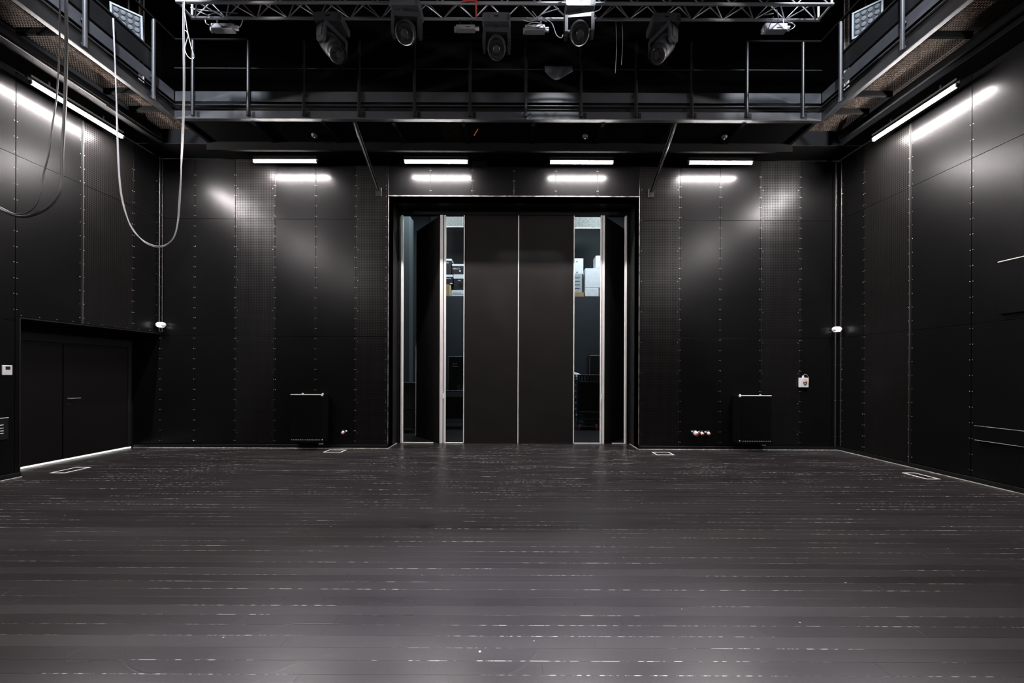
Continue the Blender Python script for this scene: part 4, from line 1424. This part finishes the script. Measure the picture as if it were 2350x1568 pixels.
def wall_socket(px, py, label, s, big=1.0):
    c = W(px, py, YB)
    t = thing('power_socket', (c.x, YB, c.z), label, 'socket', 'red industrial wall sockets')
    MB().cbox(c.x - .045, c.x + .045, YB - .03, YB - .0005, c.z - .07, c.z + .05, .006).build('back_box', 'black_paint', t)
    d = Vector((s * .35, -.75, -.55)).normalized()
    p0 = Vector((c.x, YB - .03, c.z + .01))
    MB().tube([p0, p0 + d * .06 * big], .04 * big, 16).build('socket_collar', 'white_plastic', t, True)
    MB().tube([p0 + d * .061 * big, p0 + d * .085 * big], [.036 * big, .034 * big], 16).build('red_cap', 'red_plastic', t, True)
    MB().cbox(p0.x - s * .06 - .015, p0.x - s * .06 + .02, YB - .06, YB - .0305, c.z + .015, c.z + .04, .004).build('hinge_lug', 'white_plastic', t)
    return t


wall_socket(790, 992, 'single red industrial socket left of the doors', -1, .75)
wall_socket(1592.5, 993, 'leftmost and largest of three red industrial sockets', 1, 1.1)
wall_socket(1607.5, 994, 'middle of three red industrial sockets', 1, .8)
wall_socket(1622.5, 994, 'rightmost of three red industrial sockets', 1, .8)

# white control box with sticker
c0, c1 = W(1836, 889.5, YB - .05), W(1856, 867.5, YB - .05)
t = thing('control_box', ((c0.x + c1.x) / 2, YB, c0.z), 'white control box with cream and red sticker on the right back wall', 'control box')
MB().cbox(c0.x, c1.x, YB - .05, YB - .0005, c0.z, c1.z, .006).build('box_body', 'white_plastic', t)
q = W(1848.3, 877.5, YB - .055)
for k, (mat, rx, rz, dz, dx, dy) in enumerate((('sticker_dark', .042, .066, -.006, 0, 0), ('sticker_cream', .038, .030, .026, -.003, -.001), ('sticker_red', .022, .014, .002, .014, -.002), ('white_plastic', .012, .01, -.03, -.003, -.001), ('sticker_dark', .02, .01, -.062, 0, -.001))):
    pts = [(q.x + dx + rx * math.cos(a * math.pi / 10), q.z + dz + rz * math.sin(a * math.pi / 10)) for a in range(20)]
    MB().prism(pts, 'y', YB - .0515 + dy, YB - .0502 + dy * .5).build('sticker_patch', mat, t)
a = W(1843, 865, YB - .03)
MB().tube([(a.x, YB - .03, c1.z - .005), (a.x, YB - .03, c1.z + .045)], [.02, .017], 10).build('cable_gland', 'white_plastic', t, True)
MB().tube(curve_pts([(a.x, YB - .03, c1.z + .045), (a.x + .03, YB - .04, c1.z + .075), (a.x + .075, YB - .04, c1.z + .06), (c1.x + .012, YB - .03, c1.z), (c1.x + .014, YB - .03, c0.z + .1)]), .004, 6).build('cable', 'cable_grey', t, True)

# left wall: thermostat and vent grille


def on_left(px, py):
    yy = -XL * F / (CX - px)
    return yy, H0 - (py - CY - ROLL * (px - CX)) * yy / F


y0, z0 = on_left(3.5, 861)
y1, z1 = on_left(25.5, 838.5)
t = thing('thermostat', (XL, (y0 + y1) / 2, z0), 'white wall thermostat with dark display at the left edge', 'thermostat')
MB().cbox(XL + .0005, XL + .022, y0, y1, z0, z1, .004).build('case', 'white_plastic', t)
MB().cbox(XL + .0221, XL + .024, y0 + (y1 - y0) * .26, y0 + (y1 - y0) * .76, z0 + (z1 - z0) * .53, z0 + (z1 - z0) * .86, .001).build('display', 'screen', t)
t = thing('vent_grille', (XL, 5.2, .6), 'black vent grille with pale slats low on the left wall', 'vent')
MB().cbox(XL + .0005, XL + .02, 4.7, 5.46, .60, .92, .004).build('frame', 'black_paint', t)
MB().cbox(XL + .002, XL + .026, 4.7, 5.46, .915, .923, .001).build('top_edge', 'trim_pale', t)
for z in (.82, .775, .735, .70):
    MB().cbox(XL + .0201, XL + .03, 4.75, 5.40, z - .004, z + .004, .001).build('slat', 'edge_white', t)

# right wall: cable trunking and panel near the frame edge
t = thing('cable_trunking', (XR, 4.6, .62), 'black cable trunking low on the right wall', 'trunking')
MB().cbox(XR - .06, XR - .003, 3.0, 5.45, .64, .855, .004).build('trunking_body', 'gloss_black', t)
for z in (.645, .855):
    MB().cbox(XR - .064, XR - .0605, 3.0, 5.45, z - .003, z + .003, .001).build('lit_edge', 'trim_pale', t)  # pale strips painted in for the light on both edges
t = thing('wall_panel', (XR, 4.4, 2.5), 'flat black panel with bright top edge at the right frame edge', 'panel')
MB().cbox(XR - .05, XR - .0005, 3.6, 5.2, 2.45, 3.18, .004).build('panel_body', 'panel', t)
MB().cbox(XR - .056, XR - .046, 3.6, 5.2, 3.178, 3.19, .001).build('top_edge', 'edge_white', t)

# detectors under the back gallery, and a small grille on the wall
for px, lab in ((722, 'small round detector under the back gallery at left'), (1343, 'small round detector under the back gallery right of centre'), (1662, 'small round detector under the back gallery at right')):
    c = W(px, 313, 7.02)
    t = thing('smoke_detector', (c.x, 7.02, ZG + .009), lab, 'detector', 'round detectors under the gallery')
    MB().lathe([(.035, -.05), (.05, -.035), (.055, 0), (.055, .0)], 16, Matrix.Translation((c.x, 7.02, ZG + .009))).build('cover', 'lamp_body', t, True)
    MB().lathe([(.012, -.062), (.016, -.051)], 10, Matrix.Translation((c.x, 7.02, ZG + .009))).build('sensor_tip', 'trim_pale', t, True)
t = thing('air_grille', W(1100, 372, YB), 'small bright slatted air grille beside the left door lamp', 'air grille')
a, b = W(1083, 381, YB - .01), W(1118, 371.5, YB - .01)
MB().cbox(a.x, b.x, YB - .012, YB - .0005, a.z - .01, b.z + .01, .002).build('back_plate', 'box_black', t)
for k in range(10):
    xx = a.x + .015 + k * (b.x - a.x - .03) / 9
    MB().box(xx - .008, xx + .008, YB - .02, YB - .0125, a.z, b.z).build('slat', 'galv', t)
for k in range(4):
    zz = a.z + .01 + k * (b.z - a.z - .02) / 3
    MB().box(a.x, b.x, YB - .026, YB - .0205, zz - .006, zz + .006).build('slat', 'galv', t)
print('boards', nb, 'objects', len(bpy.data.objects))
